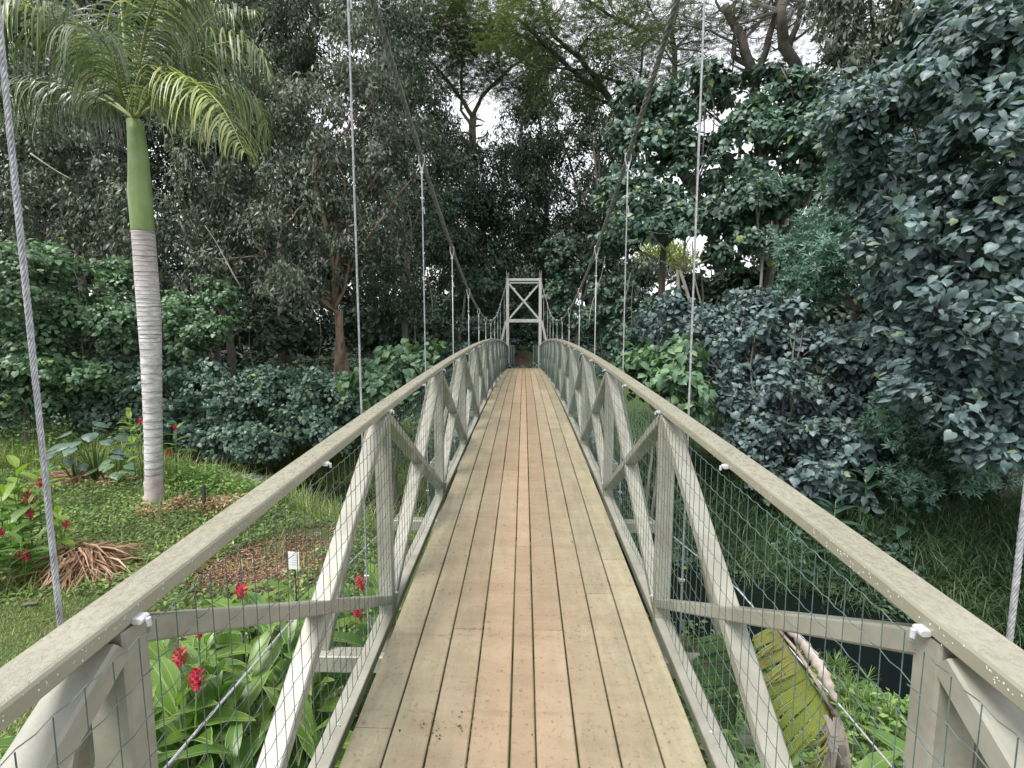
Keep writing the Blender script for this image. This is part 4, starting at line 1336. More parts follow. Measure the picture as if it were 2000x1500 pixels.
# ------------------------------------------------------------------ royal palm
def palmtrunkmat():
    m, nt, b = newmat('palm_trunk')
    L = nt.links.new
    tc = nt.nodes.new("ShaderNodeTexCoord")
    mp = N(nt, "ShaderNodeMapping", Scale=(1, 1, 3.0))
    L(tc.outputs['Object'], mp.inputs['Vector'])
    n1 = N(nt, "ShaderNodeTexNoise", Scale=4.5, Detail=8.0, Roughness=0.7)
    L(mp.outputs['Vector'], n1.inputs['Vector'])
    r = nt.nodes.new("ShaderNodeValToRGB")
    r.color_ramp.elements[0].position, r.color_ramp.elements[1].position = 0.36, 0.62
    r.color_ramp.elements[0].color = (0.36, 0.34, 0.34, 1)
    r.color_ramp.elements[1].color = (0.72, 0.71, 0.73, 1)
    L(n1.outputs['Fac'], r.inputs['Fac'])
    # brown towards the foot and just under the crownshaft (bark age)
    sx = nt.nodes.new("ShaderNodeSeparateXYZ"); L(tc.outputs['Object'], sx.inputs['Vector'])
    rr_ = nt.nodes.new("ShaderNodeValToRGB")
    el = rr_.color_ramp.elements
    el[0].position = 0.0; el[0].color = (0.85, 0.85, 0.85, 1)
    el[1].position = 1.0; el[1].color = (0.75, 0.75, 0.75, 1)
    for p, v in ((0.10, .5), (0.15, 0.0), (0.62, 0.0), (0.78, .3), (0.88, .45)):
        e = el.new(p); e.color = (v, v, v, 1)
    dv = N(nt, "ShaderNodeMath"); dv.operation = 'DIVIDE'; dv.inputs[1].default_value = 6.0
    L(sx.outputs['Z'], dv.inputs[0]); L(dv.outputs[0], rr_.inputs['Fac'])
    mx = nt.nodes.new("ShaderNodeMix"); mx.data_type = 'RGBA'
    mx.inputs['B'].default_value = (0.36, 0.28, 0.235, 1)
    L(rr_.outputs['Color'], mx.inputs['Factor']); L(r.outputs['Color'], mx.inputs['A'])
    L(mx.outputs['Result'], b.inputs['Base Color'])
    b.inputs['Roughness'].default_value = 0.85
    bp = N(nt, "ShaderNodeBump", Strength=0.5, Distance=0.01)
    L(n1.outputs['Fac'], bp.inputs['Height']); L(bp.outputs['Normal'], b.inputs['Normal'])
    return m
M['palm_trunk'] = palmtrunkmat()
M['ringdark'] = surf('leaf_scar', (0.10, 0.08, 0.075), (0.26, 0.22, 0.21), 12, 0.9, 0.4)
M['crownshaft'] = surf('crownshaft_green', (0.17, 0.26, 0.085), (0.27, 0.38, 0.14), 5, 0.45, 0.12, stretch=(1, 1, .2), c3=(0.30, 0.36, 0.24), s3=2.6, t3=(.5, .75))
M['frond'] = leafmat('palm_leaflet', [(0.035, 0.062, 0.034), (0.075, 0.115, 0.058), (0.19, 0.22, 0.13)], 0.38, 0.22, 0.6)
M['frond_lit'] = leafmat('palm_leaflet_lit', [(0.09, 0.14, 0.045), (0.22, 0.27, 0.08), (0.48, 0.48, 0.20)], 0.4, 0.28, 0.6)  # light on the bright frond is put into its leaflet colour
M['frond_mid'] = leafmat('palm_leaflet_half_lit', [(0.05, 0.085, 0.042), (0.12, 0.165, 0.08), (0.34, 0.36, 0.21)], 0.38, 0.25, 0.6)  # lighter leaflet copy, pale yellow highlights put into the colour
M['rachis'] = surf('frond_rib', (0.20, 0.26, 0.08), (0.30, 0.34, 0.13), 6, 0.5, 0.1)

def palm():
    S0 = 8.9
    pb = at(303, 995, S0)
    base = Vector((pb.x, S0, gz(pb.x, S0) - 0.12))
    root = thing("royal_palm", base, "tall palm with ringed white trunk, green crownshaft and arching yellow-green fronds", "palm tree")
    cl = [(303, 1010, 46), (302, 985, 40), (301, 940, 36), (300, 860, 36), (298, 780, 38), (296, 700, 41), (292, 620, 45), (286, 540, 45), (280, 456, 44)]
    prof = []
    for px, py, w in cl:
        p = at(px, py, S0)
        prof.append((p - base, w / 2 * (S0 * .97) / F_PX * .89))
    def samp(z):
        for (a, ra), (b_, rb) in zip(prof[:-1], prof[1:]):
            if z <= b_.z:
                t = max(0, (z - a.z) / (b_.z - a.z))
                return a.lerp(b_, t), ra + (rb - ra) * t
        return prof[-1]
    ztop = prof[-1][0].z
    r = random.Random(2)
    mb = MB()
    z, pts, rad, rings = 0.0, [], [], []
    k = 0
    while z < ztop:
        c, R = samp(z)
        step = (0.15 if z < ztop * .62 else 0.085) * r.uniform(.8, 1.2)
        if z < .6: step = .3
        tilt = Vector((0, 0, 0))
        pts += [c, c + Vector((0, 0, step * .45)), c + Vector((0, 0, step * .9))]
        rad += [R * 1.0, R * .985, R * 1.01]
        if z > .55: rings.append((c + Vector((0, 0, step * .95)), R, step))
        z += step
    pts.append(prof[-1][0]); rad.append(prof[-1][1])
    n = 28
    vs, fs = [], []
    for i, (p, R) in enumerate(zip(pts, rad)):
        for q in range(n):
            a = 2 * math.pi * q / n
            w = .006 * math.sin(a * 2 + i * .35) + .004 * math.sin(a * 3 + 1.3 * i)
            vs.append((p.x + math.cos(a) * R, p.y + math.sin(a) * R, p.z + w * 1.3))
    for i in range(len(pts) - 1):
        for q in range(n):
            fs.append((i * n + q, i * n + (q + 1) % n, (i + 1) * n + (q + 1) % n, (i + 1) * n + q))
    mb.add(vs, fs)
    tr = mb.obj("trunk", M['palm_trunk'], root, True)
    mb = MB()
    for c, R, st in rings:
        h = r.uniform(.004, .012)
        ph = r.uniform(0, 6)
        vs = []
        for dz, dr in ((-h, -.004), (-h * .3, .0055), (h * .3, .0055), (h, -.004)):
            for q in range(n):
                a = 2 * math.pi * q / n
                vs.append((c.x + math.cos(a) * (R + dr), c.y + math.sin(a) * (R + dr), c.z + dz + .008 * math.sin(a + ph) + .005 * math.sin(3 * a + ph)))
        fs = [(j * n + q, j * n + (q + 1) % n, (j + 1) * n + (q + 1) % n, (j + 1) * n + q) for j in range(3) for q in range(n)]
        mb.add(vs, fs)
    mb.obj("leaf_scar_rings", M['ringdark'], root, True, "stuff")
    # crownshaft
    cs = [(280, 457, 38), (279, 449, 44), (275, 400, 45), (273, 380, 46), (272, 340, 41), (270, 300, 38), (266, 260, 33), (263, 236, 30)]
    mb = MB()
    P = [at(a, b_, S0) - base for a, b_, _ in cs]
    mb.tube(P, [w / 2 * (S0 * .97) / F_PX * .88 for *_, w in cs], 28)
    mb.obj("crownshaft", M['crownshaft'], root, True)
    head = at(263, 232, S0) - base
    # fronds: image guide points with depth
    def frond(guide, mat, length=0.95, n=76, drop=1.0, base_r=.028, label=None, seed=0, wid=.036):
        rr_ = random.Random(seed)
        G = [head] + [at(a, b_, s) - base for a, b_, s in guide]
        # Catmull-Rom
        Q = []
        ext = [G[0] * 2 - G[1]] + G + [G[-1] * 2 - G[-2]]
        per = 12
        for i in range(1, len(ext) - 2):
            p0, p1, p2, p3 = ext[i - 1:i + 3]
            for k in range(per):
                t = k / per
                Q.append(.5 * ((2 * p1) + (p2 - p0) * t + (2 * p0 - 5 * p1 + 4 * p2 - p3) * t * t + (-p0 + 3 * p1 - 3 * p2 + p3) * t ** 3))
        Q.append(G[-1])
        mb = MB()
        m = len(Q)
        mb.tube(Q, [base_r * (1 - .88 * i / (m - 1)) + .002 for i in range(m)], 6)
        f = mb.obj("frond", M['rachis'], root, True)
        V, Fc = [], []
        for k in range(n):
            t = .14 + .86 * (k + .5) / n
            fi = t * (m - 1); i = min(int(fi), m - 2)
            p = Q[i].lerp(Q[i + 1], fi - i)
            d = (Q[i + 1] - Q[i]).normalized()
            side = d.cross(Vector((0, 0, 1)))
            if side.length < .15: side = Vector((1, 0, 0))
            side.normalize()
            up = side.cross(d)
            env = (.55 + .45 * math.sin(math.pi * min(1, t * 1.02) ** .8)) * (1 - .55 * max(0, t - .82) / .18)
            for sg in (-1, 1):
                for lay in range(1 + (rr_.random() < .35)):
                    L = length * env * rr_.uniform(.8, 1.12)
                    ang = rr_.uniform(-.4, .55) - (.5 if lay else 0)
                    dirv = (side * sg * 1.0 + d * (.55 + rr_.uniform(-.15, .25)) + up * ang).normalized()
                    seg = 6
                    b0 = len(V)
                    q = p.copy(); v = dirv.copy()
                    w = wid * rr_.uniform(.75, 1.1)
                    for s_ in range(seg + 1):
                        tt = s_ / seg
                        ww = w * (1 - tt) ** .55 * min(1, .45 + tt * 4)
                        nrm = (up * .8 + side * sg * .3)
                        wv = v.cross(nrm)
                        if wv.length < .05: wv = d.copy()
                        wv.normalize()
                        V += [tuple(q - wv * ww * .5), tuple(q + wv * ww * .5)]
                        q = q + v * (L / seg)
                        v = (v + Vector((rr_.uniform(-.05, .05), rr_.uniform(-.05, .05), -drop * (.25 + .28 * tt)))).normalized()
                    for s_ in range(seg):
                        a = b0 + s_ * 2
                        Fc += [(a, a + 1, a + 3), (a, a + 3, a + 2)]
        link("leaflets", tri_mesh("leaflets", V, Fc), f, M[mat], "stuff")
    frond([(300, 185, 8.6), (370, 160, 8.1), (430, 205, 7.7), (480, 300, 7.5)], 'frond_lit', 1.2, 57, 1.5, seed=1)
    frond([(310, 150, 8.9), (400, 95, 8.9), (490, 85, 8.9), (532, 150, 8.9)], 'frond_mid', 1.15, 54, 2.0, seed=2)
    frond([(330, 190, 9.3), (430, 165, 9.8), (500, 200, 10.2), (530, 270, 10.4)], 'frond_mid', 1.15, 51, 2.0, seed=3)
    frond([(200, 130, 8.5), (110, 45, 8.0), (30, 10, 7.6), (-60, 50, 7.3)], 'frond_mid', 1.3, 57, 2.2, seed=4)
    frond([(200, 195, 8.9), (110, 165, 9.0), (20, 165, 9.0), (-60, 205, 9.0)], 'frond', 1.05, 54, 2.2, seed=5)
    frond([(230, 150, 9.4), (170, 60, 9.8), (110, 10, 10), (30, 0, 10.4)], 'frond', 1.1, 54, 2.0, seed=6)
    frond([(245, 120, 9), (240, 20, 9), (235, -80, 8.9), (200, -150, 8.8)], 'frond', .95, 50, .9, seed=7)
    frond([(280, 120, 9.3), (320, 30, 9.6), (380, -30, 9.8), (460, -50, 10)], 'frond', 1.15, 54, 2.0, seed=8)
    frond([(275, 110, 8.6), (300, 10, 8.2), (350, -60, 7.8), (430, -50, 7.4)], 'frond_mid', 1.2, 54, 2.1, seed=9)
    frond([(240, 190, 8.3), (220, 110, 7.6), (180, 60, 6.9), (150, 50, 6.2)], 'frond', 1.1, 47, 2.0, seed=10)
    frond([(262, 160, 9.7), (262, 80, 10.6), (250, 50, 11.4), (240, 80, 12.2)], 'frond', 1.1, 47, 2.0, seed=11)
    frond([(190, 180, 9.3), (130, 200, 9.8), (60, 210, 10.2), (-20, 240, 10.4)], 'frond', 1.0, 51, 2.0, seed=12)
    frond([(300, 180, 9.2), (350, 110, 9.2), (420, 30, 9.3), (500, 20, 9.3)], 'frond', 1.1, 51, 2.1, seed=13)
    frond([(200, 90, 9.0), (120, -20, 8.9), (40, -60, 8.8), (-40, -40, 8.7)], 'frond_mid', 1.2, 54, 2.1, seed=14)
    # spear and old flower strands
    mb = MB()
    mb.tube([head, head + Vector((-.08, 0, 1.2)), head + Vector((-.12, .02, 2.6))], [.035, .025, .008], 7)
    mb.obj("spear_leaf", M['crownshaft'], root, True)
    for (a, b_) in (((225, 240, 8.5), (230, 285, 8.5)), ((318, 255, 8.3), (325, 298, 8.3)), ((360, 300, 7.9), (363, 338, 7.9))):
        mb = MB()
        p, q = at(*a) - base, at(*b_) - base
        mb.tube(wander(p, q, 6, .2, r), .006, 5)
        mb.obj("dry_strand", M['bark_pale'], root, True)
palm()

# ------------------------------------------------------------------ ground plants
def scatter_region(n, poly, rng):
    """random ground points inside a polygon given in plan"""
    poly = np.array(poly, float)
    lo, hi = poly.min(0), poly.max(0)
    out = []
    while sum(len(o) for o in out) < n:
        p = lo + (hi - lo) * rng.random((n, 2))
        inside = np.zeros(len(p), bool)
        j = len(poly) - 1
        for i in range(len(poly)):
            xi, yi = poly[i]; xj, yj = poly[j]
            c = ((yi > p[:, 1]) != (yj > p[:, 1])) & (p[:, 0] < (xj - xi) * (p[:, 1] - yi) / (yj - yi + 1e-12) + xi)
            inside ^= c
            j = i
        out.append(p[inside])
    return np.concatenate(out)[:n]

def gpt(px, py, z=-1.75):
    """plan position of a ground point seen at a pixel"""
    a = at(px, py, 1.0)
    t = (z - CAM_H) / (a.z - CAM_H)
    return (a.x * t, t)

def vec_blades(P, L, W, lean, rng, seg=4, curl=.9):
    """grass blades as bent tapering strips; P (n,3)"""
    n = len(P)
    az = rng.uniform(0, 2 * math.pi, n)
    h = np.stack([np.cos(az), np.sin(az), np.zeros(n)], 1)
    side = np.stack([-np.sin(az), np.cos(az), np.zeros(n)], 1)
    th0 = np.abs(rng.normal(0, lean, n))
    cv = rng.uniform(.3, 1.3, n) * curl
    V = np.zeros((n, (seg + 1) * 2, 3)); q = P.copy()
    for s in range(seg + 1):
        t = s / seg
        w = W * (1 - t) ** .7 * .5 + 0.0004
        V[:, 2 * s] = q - side * w[:, None]
        V[:, 2 * s + 1] = q + side * w[:, None]
        th = th0 + cv * (t + .5 / seg) * 1.6
        q = q + (h * np.sin(th)[:, None] + np.array([0, 0, 1.0]) * np.cos(th)[:, None]) * (L / seg)[:, None]
    F = []
    for s in range(seg):
        a = 2 * s
        F += [(a, a + 1, a + 3), (a, a + 3, a + 2)]
    F = np.array(F)[None] + (np.arange(n) * (seg + 1) * 2)[:, None, None]
    return V.reshape(-1, 3), F.reshape(-1, 3)

def grass_field(name, poly, n, Lr, Wr, mat, label, lean=.35, curl=.9, seed=1, clump=0, seg=4, cat='grass'):
    rng = np.random.default_rng(seed)
    if clump:
        c = scatter_region(max(1, n // clump), poly, rng)
        p = np.repeat(c, clump, 0) + rng.normal(0, .07, (len(c) * clump, 2))
    else:
        p = scatter_region(n, poly, rng)
    z = ground_z(p[:, 0], p[:, 1]) - .02
    P = np.stack([p[:, 0], p[:, 1], z], 1)
    k = len(P)
    V, F = vec_blades(P, rng.uniform(*Lr, k), rng.uniform(*Wr, k), lean, rng, seg, curl)
    o = link(name, tri_mesh(name, V, F), None, M[mat], "stuff")
    return tag(o, label, cat)

def cover_field(name, poly, n, size, mat, label, seed=1, tpl=T_OVAL, height=.14, thr=-.9, cat='ground cover', tilt=.5, excl=None):
    rng = np.random.default_rng(seed)
    p = scatter_region(n, poly, rng)
    q = np.stack([p[:, 0], p[:, 1], 0 * p[:, 0]], 1)
    nz = vnoise(q, 1.8)
    keep = nz + .5 * vnoise(q, 5.0) > thr
    if excl is not None:
        for cx, cy, R in excl:
            keep &= ((p[:, 0] - cx) ** 2 + (p[:, 1] - cy) ** 2 > (R * (1 + .25 * nz)) ** 2)
    p, nz = p[keep], nz[keep]
    k = len(p)
    z = ground_z(p[:, 0], p[:, 1]) + rng.random(k) * height * (1 + .7 * nz)
    P = np.stack([p[:, 0], p[:, 1], z], 1)
    d = rng.normal(size=(k, 3)) * np.array([1, 1, .35])
    nn = np.array([0, 0, 1.0]) + rng.normal(size=(k, 3)) * tilt
    V, F = instance(tpl[0], tpl[1], P, basis(d, nn), rng.uniform(size * .6, size * 1.3, k))
    o = link(name, tri_mesh(name, V, F), None, M[mat], "stuff")
    return tag(o, label, cat)

M['straw'] = leafmat('straw_blade', [(0.20, 0.22, 0.08), (0.36, 0.33, 0.17), (0.52, 0.46, 0.28)], 0.6, 0.25)
PILE1, PILE2 = gpt(150, 1120), gpt(185, 935)
MULCH = gpt(520, 1110)
EX = [(PILE1[0], PILE1[1], .45), (PILE2[0], PILE2[1], .75), (MULCH[0], MULCH[1], .75), (gpt(620, 1060)[0], gpt(620, 1060)[1], .6)]
LAWN = [gpt(-300, 1240), gpt(60, 1185), gpt(260, 1150), gpt(330, 1250), gpt(300, 1700), gpt(-900, 1900)]
grass_field("lawn_grass", LAWN, 80000, (.03, .07), (.005, .010), 'grass', "short mown lawn in the lower left corner below the handrail", .5, .8, 3, seg=2)
COVER = [gpt(-500, 1010), gpt(-200, 930), gpt(120, 925), gpt(300, 930), gpt(470, 990), gpt(760, 1000), gpt(760, 1300), gpt(400, 1330), gpt(250, 1160), gpt(60, 1190), gpt(-400, 1300)]
cover_field("groundcover", COVER, 52000, .066, 'cover', "low bright green leafy ground cover round the foot of the palm", 4, height=.16, thr=-.7, excl=EX)
cover_field("bark_mulch", COVER, 26000, .055, 'litter', "reddish brown mulch and leaf litter between the ground cover", 5, T_LANCE, .05, -1.6, 'mulch', .35)
MUL = [(MULCH[0] + 1.1 * math.cos(a), MULCH[1] + .95 * math.sin(a)) for a in np.linspace(0, 6.2, 14)]
cover_field("bark_mulch", MUL, 9000, .05, 'litter', "reddish brown mulch bed round the small white sign", 6, T_LANCE, .05, -1.6, 'mulch', .5)
grass_field("wild_grass", COVER, 6500, (.12, .4), (.006, .012), 'grass', "loose tufts of taller grass in the ground cover", .5, .9, 7, clump=14)
BACKL = [gpt(-500, 930), gpt(-300, 850, -1.6), gpt(60, 850, -1.6), gpt(280, 880), gpt(450, 905), gpt(640, 900), gpt(700, 960), gpt(430, 965), gpt(120, 925)]
grass_field("tall_grass", BACKL, 20000, (.3, .95), (.008, .016), 'grass', "tall loose grass along the near edge of the stream at the left", .3, .8, 8, clump=10)
cover_field("tall_weeds", [gpt(-300, 900), gpt(-300, 860, -1.5), gpt(60, 850, -1.5), gpt(290, 870), gpt(280, 905), gpt(60, 915)], 9000, .10, 'cover', "rough leafy weeds standing before the trees left of the palm", 60, height=.75, thr=-.5)
cover_field("tall_weeds", [gpt(330, 930), gpt(450, 925), gpt(560, 960), gpt(520, 1000), gpt(380, 985)], 4200, .085, 'cover', "rough leafy weeds between palm foot and handrail", 61, height=.4, thr=-.3)
for k_, (cx_, cy_, lab_) in enumerate([(330, 1000, "scattered dry brown leaves at the palm foot"), (250, 950, "dry brown litter between heap and palm"), (90, 1120, "dry brown litter beside the dead frond heap"), (430, 1010, "dry brown litter by the dark stake")]):
    q_ = gpt(cx_, cy_)
    cover_field("dry_litter", [(q_[0] + .5 * math.cos(a), q_[1] + .45 * math.sin(a)) for a in np.linspace(0, 6.2, 10)], 650, .10, 'dry', lab_, 62 + k_, T_LANCE, .20, -.3, 'leaf litter', .5)
BK = [(-2.6, 9.6), (-3.8, 10.6), (-2.6, 11.6), (-.9, 10.2), (-1.0, 8.2)]
grass_field("tall_grass", [gpt(-250, 900), gpt(-250, 850, -1.5), gpt(95, 850, -1.5), gpt(90, 895)], 3500, (.5, 1.15), (.006, .012), 'straw', "tall straw-coloured grass at the left edge before the trees", .3, .7, 55, clump=9)
grass_field("tall_grass", BK, 5200, (.4, 1.1), (.008, .018), 'grass', "tall arching grass beside the left truss above the stream", .35, .9, 9, clump=12)
grass_field("tall_grass", [(-8.5, 12.0), (-7.8, 12.9), (-1.0, 9.3), (-1.0, 8.2), (-4.5, 9.8)], 15000, (.35, .9), (.008, .018), 'grass', "tall arching grass along the near stream edge left of the bridge", .35, .9, 49, clump=12)
cover_field("streamside_weeds", [(-9, 9.5), (-7.5, 11.6), (-3, 10.6), (-1, 9.6), (-.9, 7.6), (-4, 9.2)], 9000, .08, 'cover', "leafy weeds on the left stream edge", 10, height=.35, thr=-.4)

def along(dmin, dmax, xa, xb):
    """plan polygon between two distances from the stream axis"""
    def p(D, x): return (x, 14 + (D - (x + 8.8) * .48) / .878)
    return [p(dmin, xa), p(dmax, xa), p(dmax, xb), p(dmin, xb)]
grass_field("bank_grass", along(1.15, 3.0, 1.6, 11), 34000, (.45, 1.0), (.010, .022), 'grass_dark', "long dark arching grass hanging over the right stream bank", .35, 1.25, 11, clump=10, seg=5)
grass_field("bank_grass", along(.85, 2.8, -10, 1.2), 16000, (.45, 1.1), (.009, .020), 'grass', "tall light grass leaning over the stream left of the bridge", .35, 1.1, 50, clump=11)
grass_field("bank_grass", along(-2.3, -1.0, -7.5, .6), 12000, (.45, 1.0), (.009, .018), 'grass', "tall grass at the near water's edge left of the bridge", .35, 1.0, 51, clump=11)
grass_field("bank_grass", along(2.6, 5.5, 1.0, 11), 15000, (.4, .9), (.010, .020), 'grass_dark', "dark grass higher on the right bank under the bushes", .35, 1.1, 12, clump=9)
cover_field("bank_weeds", along(1.0, 2.2, 1.2, 6.5), 9000, .10, 'lf_hau', "low leafy weeds at the right water's edge", 13, T_HEART_S, .35, -.2)
cover_field("bank_weeds", along(2.0, 9.5, -9, 1.2), 26000, .12, 'lf_hau', "dark leafy weeds covering the far left bank", 14, T_HEART_S, .35, -.9)
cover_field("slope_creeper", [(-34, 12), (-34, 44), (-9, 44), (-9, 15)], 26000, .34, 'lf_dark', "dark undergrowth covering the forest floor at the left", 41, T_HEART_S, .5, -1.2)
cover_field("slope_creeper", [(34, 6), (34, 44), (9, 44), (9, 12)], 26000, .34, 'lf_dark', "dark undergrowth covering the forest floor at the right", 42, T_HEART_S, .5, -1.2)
cover_field("slope_creeper", [(-9, 16), (-9, 34), (9, 34), (9, 12), (1.0, 18), (1.0, 20.6), (-1.0, 20.6), (-1, 16)], 60000, .17, 'lf_hau', "dark creeper leaves covering the slope round the far tower", 15, T_HEART_S, .3, -.9,
            excl=[(0, 21.5, .8), (0, 22.6, .7), (0, 23.6, .7), (0.1, 24.6, .7), (0.2, 25.6, .65), (.3, 26.5, .6)])
grass_field("bridge_edge_grass", [(.62, 1.05), (.72, 1.05), (.72, 1.5), (.62, 1.5)], 10, (.03, .07), (.003, .005), 'grass', "wisps of grass at the right deck edge", .4, .6, 16)

# wild plants under and beside the bridge, near side
NEARR = [(1.0, 1.0), (1.0, 5.2), (3.2, 4.9), (5.2, 3.2), (6.5, 1.0)]
cover_field("groundcover", NEARR, 15000, .08, 'cover', "bright low leaves on the near bank under the right truss", 17, height=.35, thr=-.7)
NEARL = [(-4.5, 1.2), (-3.6, 4.0), (-1.0, 5.5), (-.2, 5.5), (-.2, .5), (-3, .5)]
cover_field("groundcover", NEARL, 15000, .07, 'cover', "low leaves under the flowering ginger left of the bridge", 18, height=.2, thr=-.5)
grass_field("wild_grass", NEARL, 5000, (.1, .35), (.005, .01), 'grass_dark', "dark grass wisps among the ginger stems", .5, .9, 19, clump=10)
cover_field("bark_mulch", NEARL, 9000, .06, 'litter', "dead leaves on the soil under the ginger", 20, T_LANCE, .03, -1.6, 'mulch')

# ginger
M['ginger'] = leafmat('ginger_leaf', [(0.06, 0.15, 0.03), (0.10, 0.22, 0.045), (0.16, 0.31, 0.06)], 0.36, 0.28, 0.6)
M['ginger_lime'] = leafmat('ginger_leaf_light', [(0.13, 0.25, 0.04), (0.20, 0.34, 0.05), (0.30, 0.42, 0.07)], 0.4, 0.3, 0.5)
M['ginger_edge'] = leafmat('ginger_leaf_rib', [(0.26, 0.33, 0.11), (0.36, 0.42, 0.17)], 0.45, 0.2, 0.5)
M['ginger_stem'] = surf('ginger_stem', (0.08, 0.15, 0.04), (0.14, 0.22, 0.06), 8, 0.5, 0.05)
def ginger_leaf_mesh(L=.46, W=.135):
    v, f, rv, rf = [], [], [], []
    seg = 8
    for s in range(seg + 1):
        t = s / seg
        w = W * math.sin(math.pi * min(1, (t * .94 + .06)) ** .85) * .5 + .0008
        z = -.30 * L * t ** 2.2
        y = L * t * (1 - .10 * t)
        u = .028 * math.sin(s * 1.9)
        v += [(-w, y, z + w * .35 + u * .2), (0, y, z), (w, y, z + w * .35 - u * .2)]
        rv += [(-.005 * (1 - t) - .0015, y, z + .0022), (.005 * (1 - t) + .0015, y, z + .0022)]
    for s in range(seg):
        a = s * 3
        f += [(a, a + 1, a + 4, a + 3), (a + 1, a + 2, a + 5, a + 4)]
        a = s * 2
        rf.append((a, a + 1, a + 3, a + 2))
    # pale margins
    b = len(rv)
    for s in range(seg + 1):
        x0, y0, z0 = v[s * 3]; x2, y2, z2 = v[s * 3 + 2]
        rv += [(x0, y0, z0 + .001), (x0 + .005, y0, z0 + .001), (x2 - .005, y2, z2 + .001), (x2, y2, z2 + .001)]
    for s in range(seg):
        a = b + s * 4
        rf += [(a, a + 1, a + 5, a + 4), (a + 2, a + 3, a + 7, a + 6)]
    me = bpy.data.meshes.new("leaf")
    me.from_pydata(v + rv, [], f + [tuple(i + len(v) for i in q) for q in rf])
    me.polygons.foreach_set("material_index", [0] * len(f) + [1] * len(rf))
    me.polygons.foreach_set("use_smooth", [True] * (len(f) + len(rf)))
    me.update()
    return me
GL = {}
M['ginger_mid'] = leafmat('ginger_leaf_fresh', [(0.10, 0.20, 0.035), (0.15, 0.28, 0.05), (0.22, 0.37, 0.07)], 0.36, 0.28, 0.6)
M['bankleaf'] = leafmat('long_dark_leaf', [(0.04, 0.09, 0.06), (0.06, 0.13, 0.09), (0.09, 0.17, 0.12)], 0.36, 0.15, 0.6)
for key in ('ginger', 'ginger_lime', 'ginger_mid', 'bankleaf'):
    m_ = ginger_leaf_mesh(); m_.materials.append(M[key]); m_.materials.append(M['ginger_edge' if key != 'bankleaf' else 'bankleaf'])
    GL[key] = m_
def flower_mesh():
    mb = MB()
    r = random.Random(3)
    for k in range(26):
        t = k / 26
        a = k * 2.4
        rad = .034 * math.sin(math.pi * (.18 + .76 * t))
        c = Vector((math.cos(a) * rad, math.sin(a) * rad, .13 * t))
        o = Vector((math.cos(a), math.sin(a), .9)).normalized()
        s = Vector((-math.sin(a), math.cos(a), 0)) * .016
        mb.add([c - s * .5, c + o * .026 - s, c + o * .046, c + o * .026 + s, c + s * .5, c + o * .02 + Vector((math.cos(a), math.sin(a), -.3)) * .010],
               [(0, 1, 5), (1, 2, 5), (2, 3, 5), (3, 4, 5), (4, 0, 5)])
    mb.tube([(0, 0, -.02), (0, 0, .12)], [.022, .012], 7)
    me = mb.mesh("flower_head")
    me.materials.append(M['red'])
    return me
FM = flower_mesh()
def ginger(base_xy, h, n_leaf, kind, flower, label, group, az0, lean=(0, 0), fscale=1.0, lsc=1.0, fpt=None):
    r = random.Random(int(az0 * 977) + n_leaf)
    bx, by = base_xy
    base = Vector((bx, by, gz(bx, by)))
    root = thing("ginger_plant", base, label, "ginger plant", group)
    top = Vector((lean[0], lean[1], h))
    pts = [Vector((0, 0, -.05)), top * .5 + Vector((0, 0, .05 * h)), top]
    mb = MB(); mb.tube(pts, [.011, .009, .005], 6)
    mb.obj("stalk", M['ginger_stem'], root, True)
    for k in range(n_leaf):
        t = .30 + .70 * (k + .5) / n_leaf
        p = pts[0].lerp(pts[1], t * 2) if t < .5 else pts[1].lerp(pts[2], t * 2 - 1)
        a = az0 + (k % 2) * math.pi + r.uniform(-.6, .6)
        el = .15 + .75 * t ** 2 + r.uniform(-.2, .25)
        d = np.array([[math.cos(a) * math.cos(el), math.sin(a) * math.cos(el), math.sin(el)]])
        n = np.array([[-math.cos(a) * .4, -math.sin(a) * .4, 1]])
        s = lsc * r.uniform(.75, 1.12) * (1.0 if t < .9 else .75)
        o = link("leaf", GL[kind], root)
        m4 = Matrix(basis(d, n)[0].tolist()).to_4x4() @ Matrix.Diagonal((s, s, s, 1))
        m4.translation = p
        o.matrix_local = m4
    if flower:
        o = link("flower_head", FM, root)
        if fpt is not None:
            q = fpt - base
            mb = MB(); mb.tube([Vector((0, 0, 0)), Vector((q.x * .4, q.y * .4, q.z * .7)), q], [.008, .007, .005], 6)
            mb.obj("flower_stalk", M['ginger_stem'], root, True)
            o.location = q
        else:
            o.location = top + Vector((0, 0, .02))
        o.rotation_euler = (r.uniform(-.4, .4), r.uniform(-.4, .4), r.uniform(0, 6))
        o.scale = (fscale * .85,) * 3
    return root

GG = "ginger plants growing beside the left truss"
flowers = [((350, 1300), 2.55, "ginger with a red flower low beside the nearest left post"),
           ((384, 1343), 2.35, "ginger with the largest red flower, seen through the nearest mesh"),
           ((390, 1240), 2.7, "ginger with a red flower just under the level brace near its left end"),
           ((472, 1163), 3.2, "ginger with a red flower above the level brace"),
           ((567, 1222), 3.1, "ginger with a red flower behind the crossing of the braces"),
           ((708, 1148), 3.5, "ginger with a red flower beside the left turnbuckle"),
           ((704, 1205), 3.4, "ginger with a red flower under the brace, beside the second left post")]
k = 0
for (px, py), s, lab in flowers:
    p = at(px, py, s)
    ginger((p.x + random.uniform(-.1, .1), p.y + random.uniform(0, .15)), p.z - gz(p.x, p.y) - random.uniform(.0, .1), 11, 'ginger_mid', True, lab, GG, random.uniform(0, 6),
           (random.uniform(-.1, .1), random.uniform(-.1, .1)), .8, .95, fpt=p)
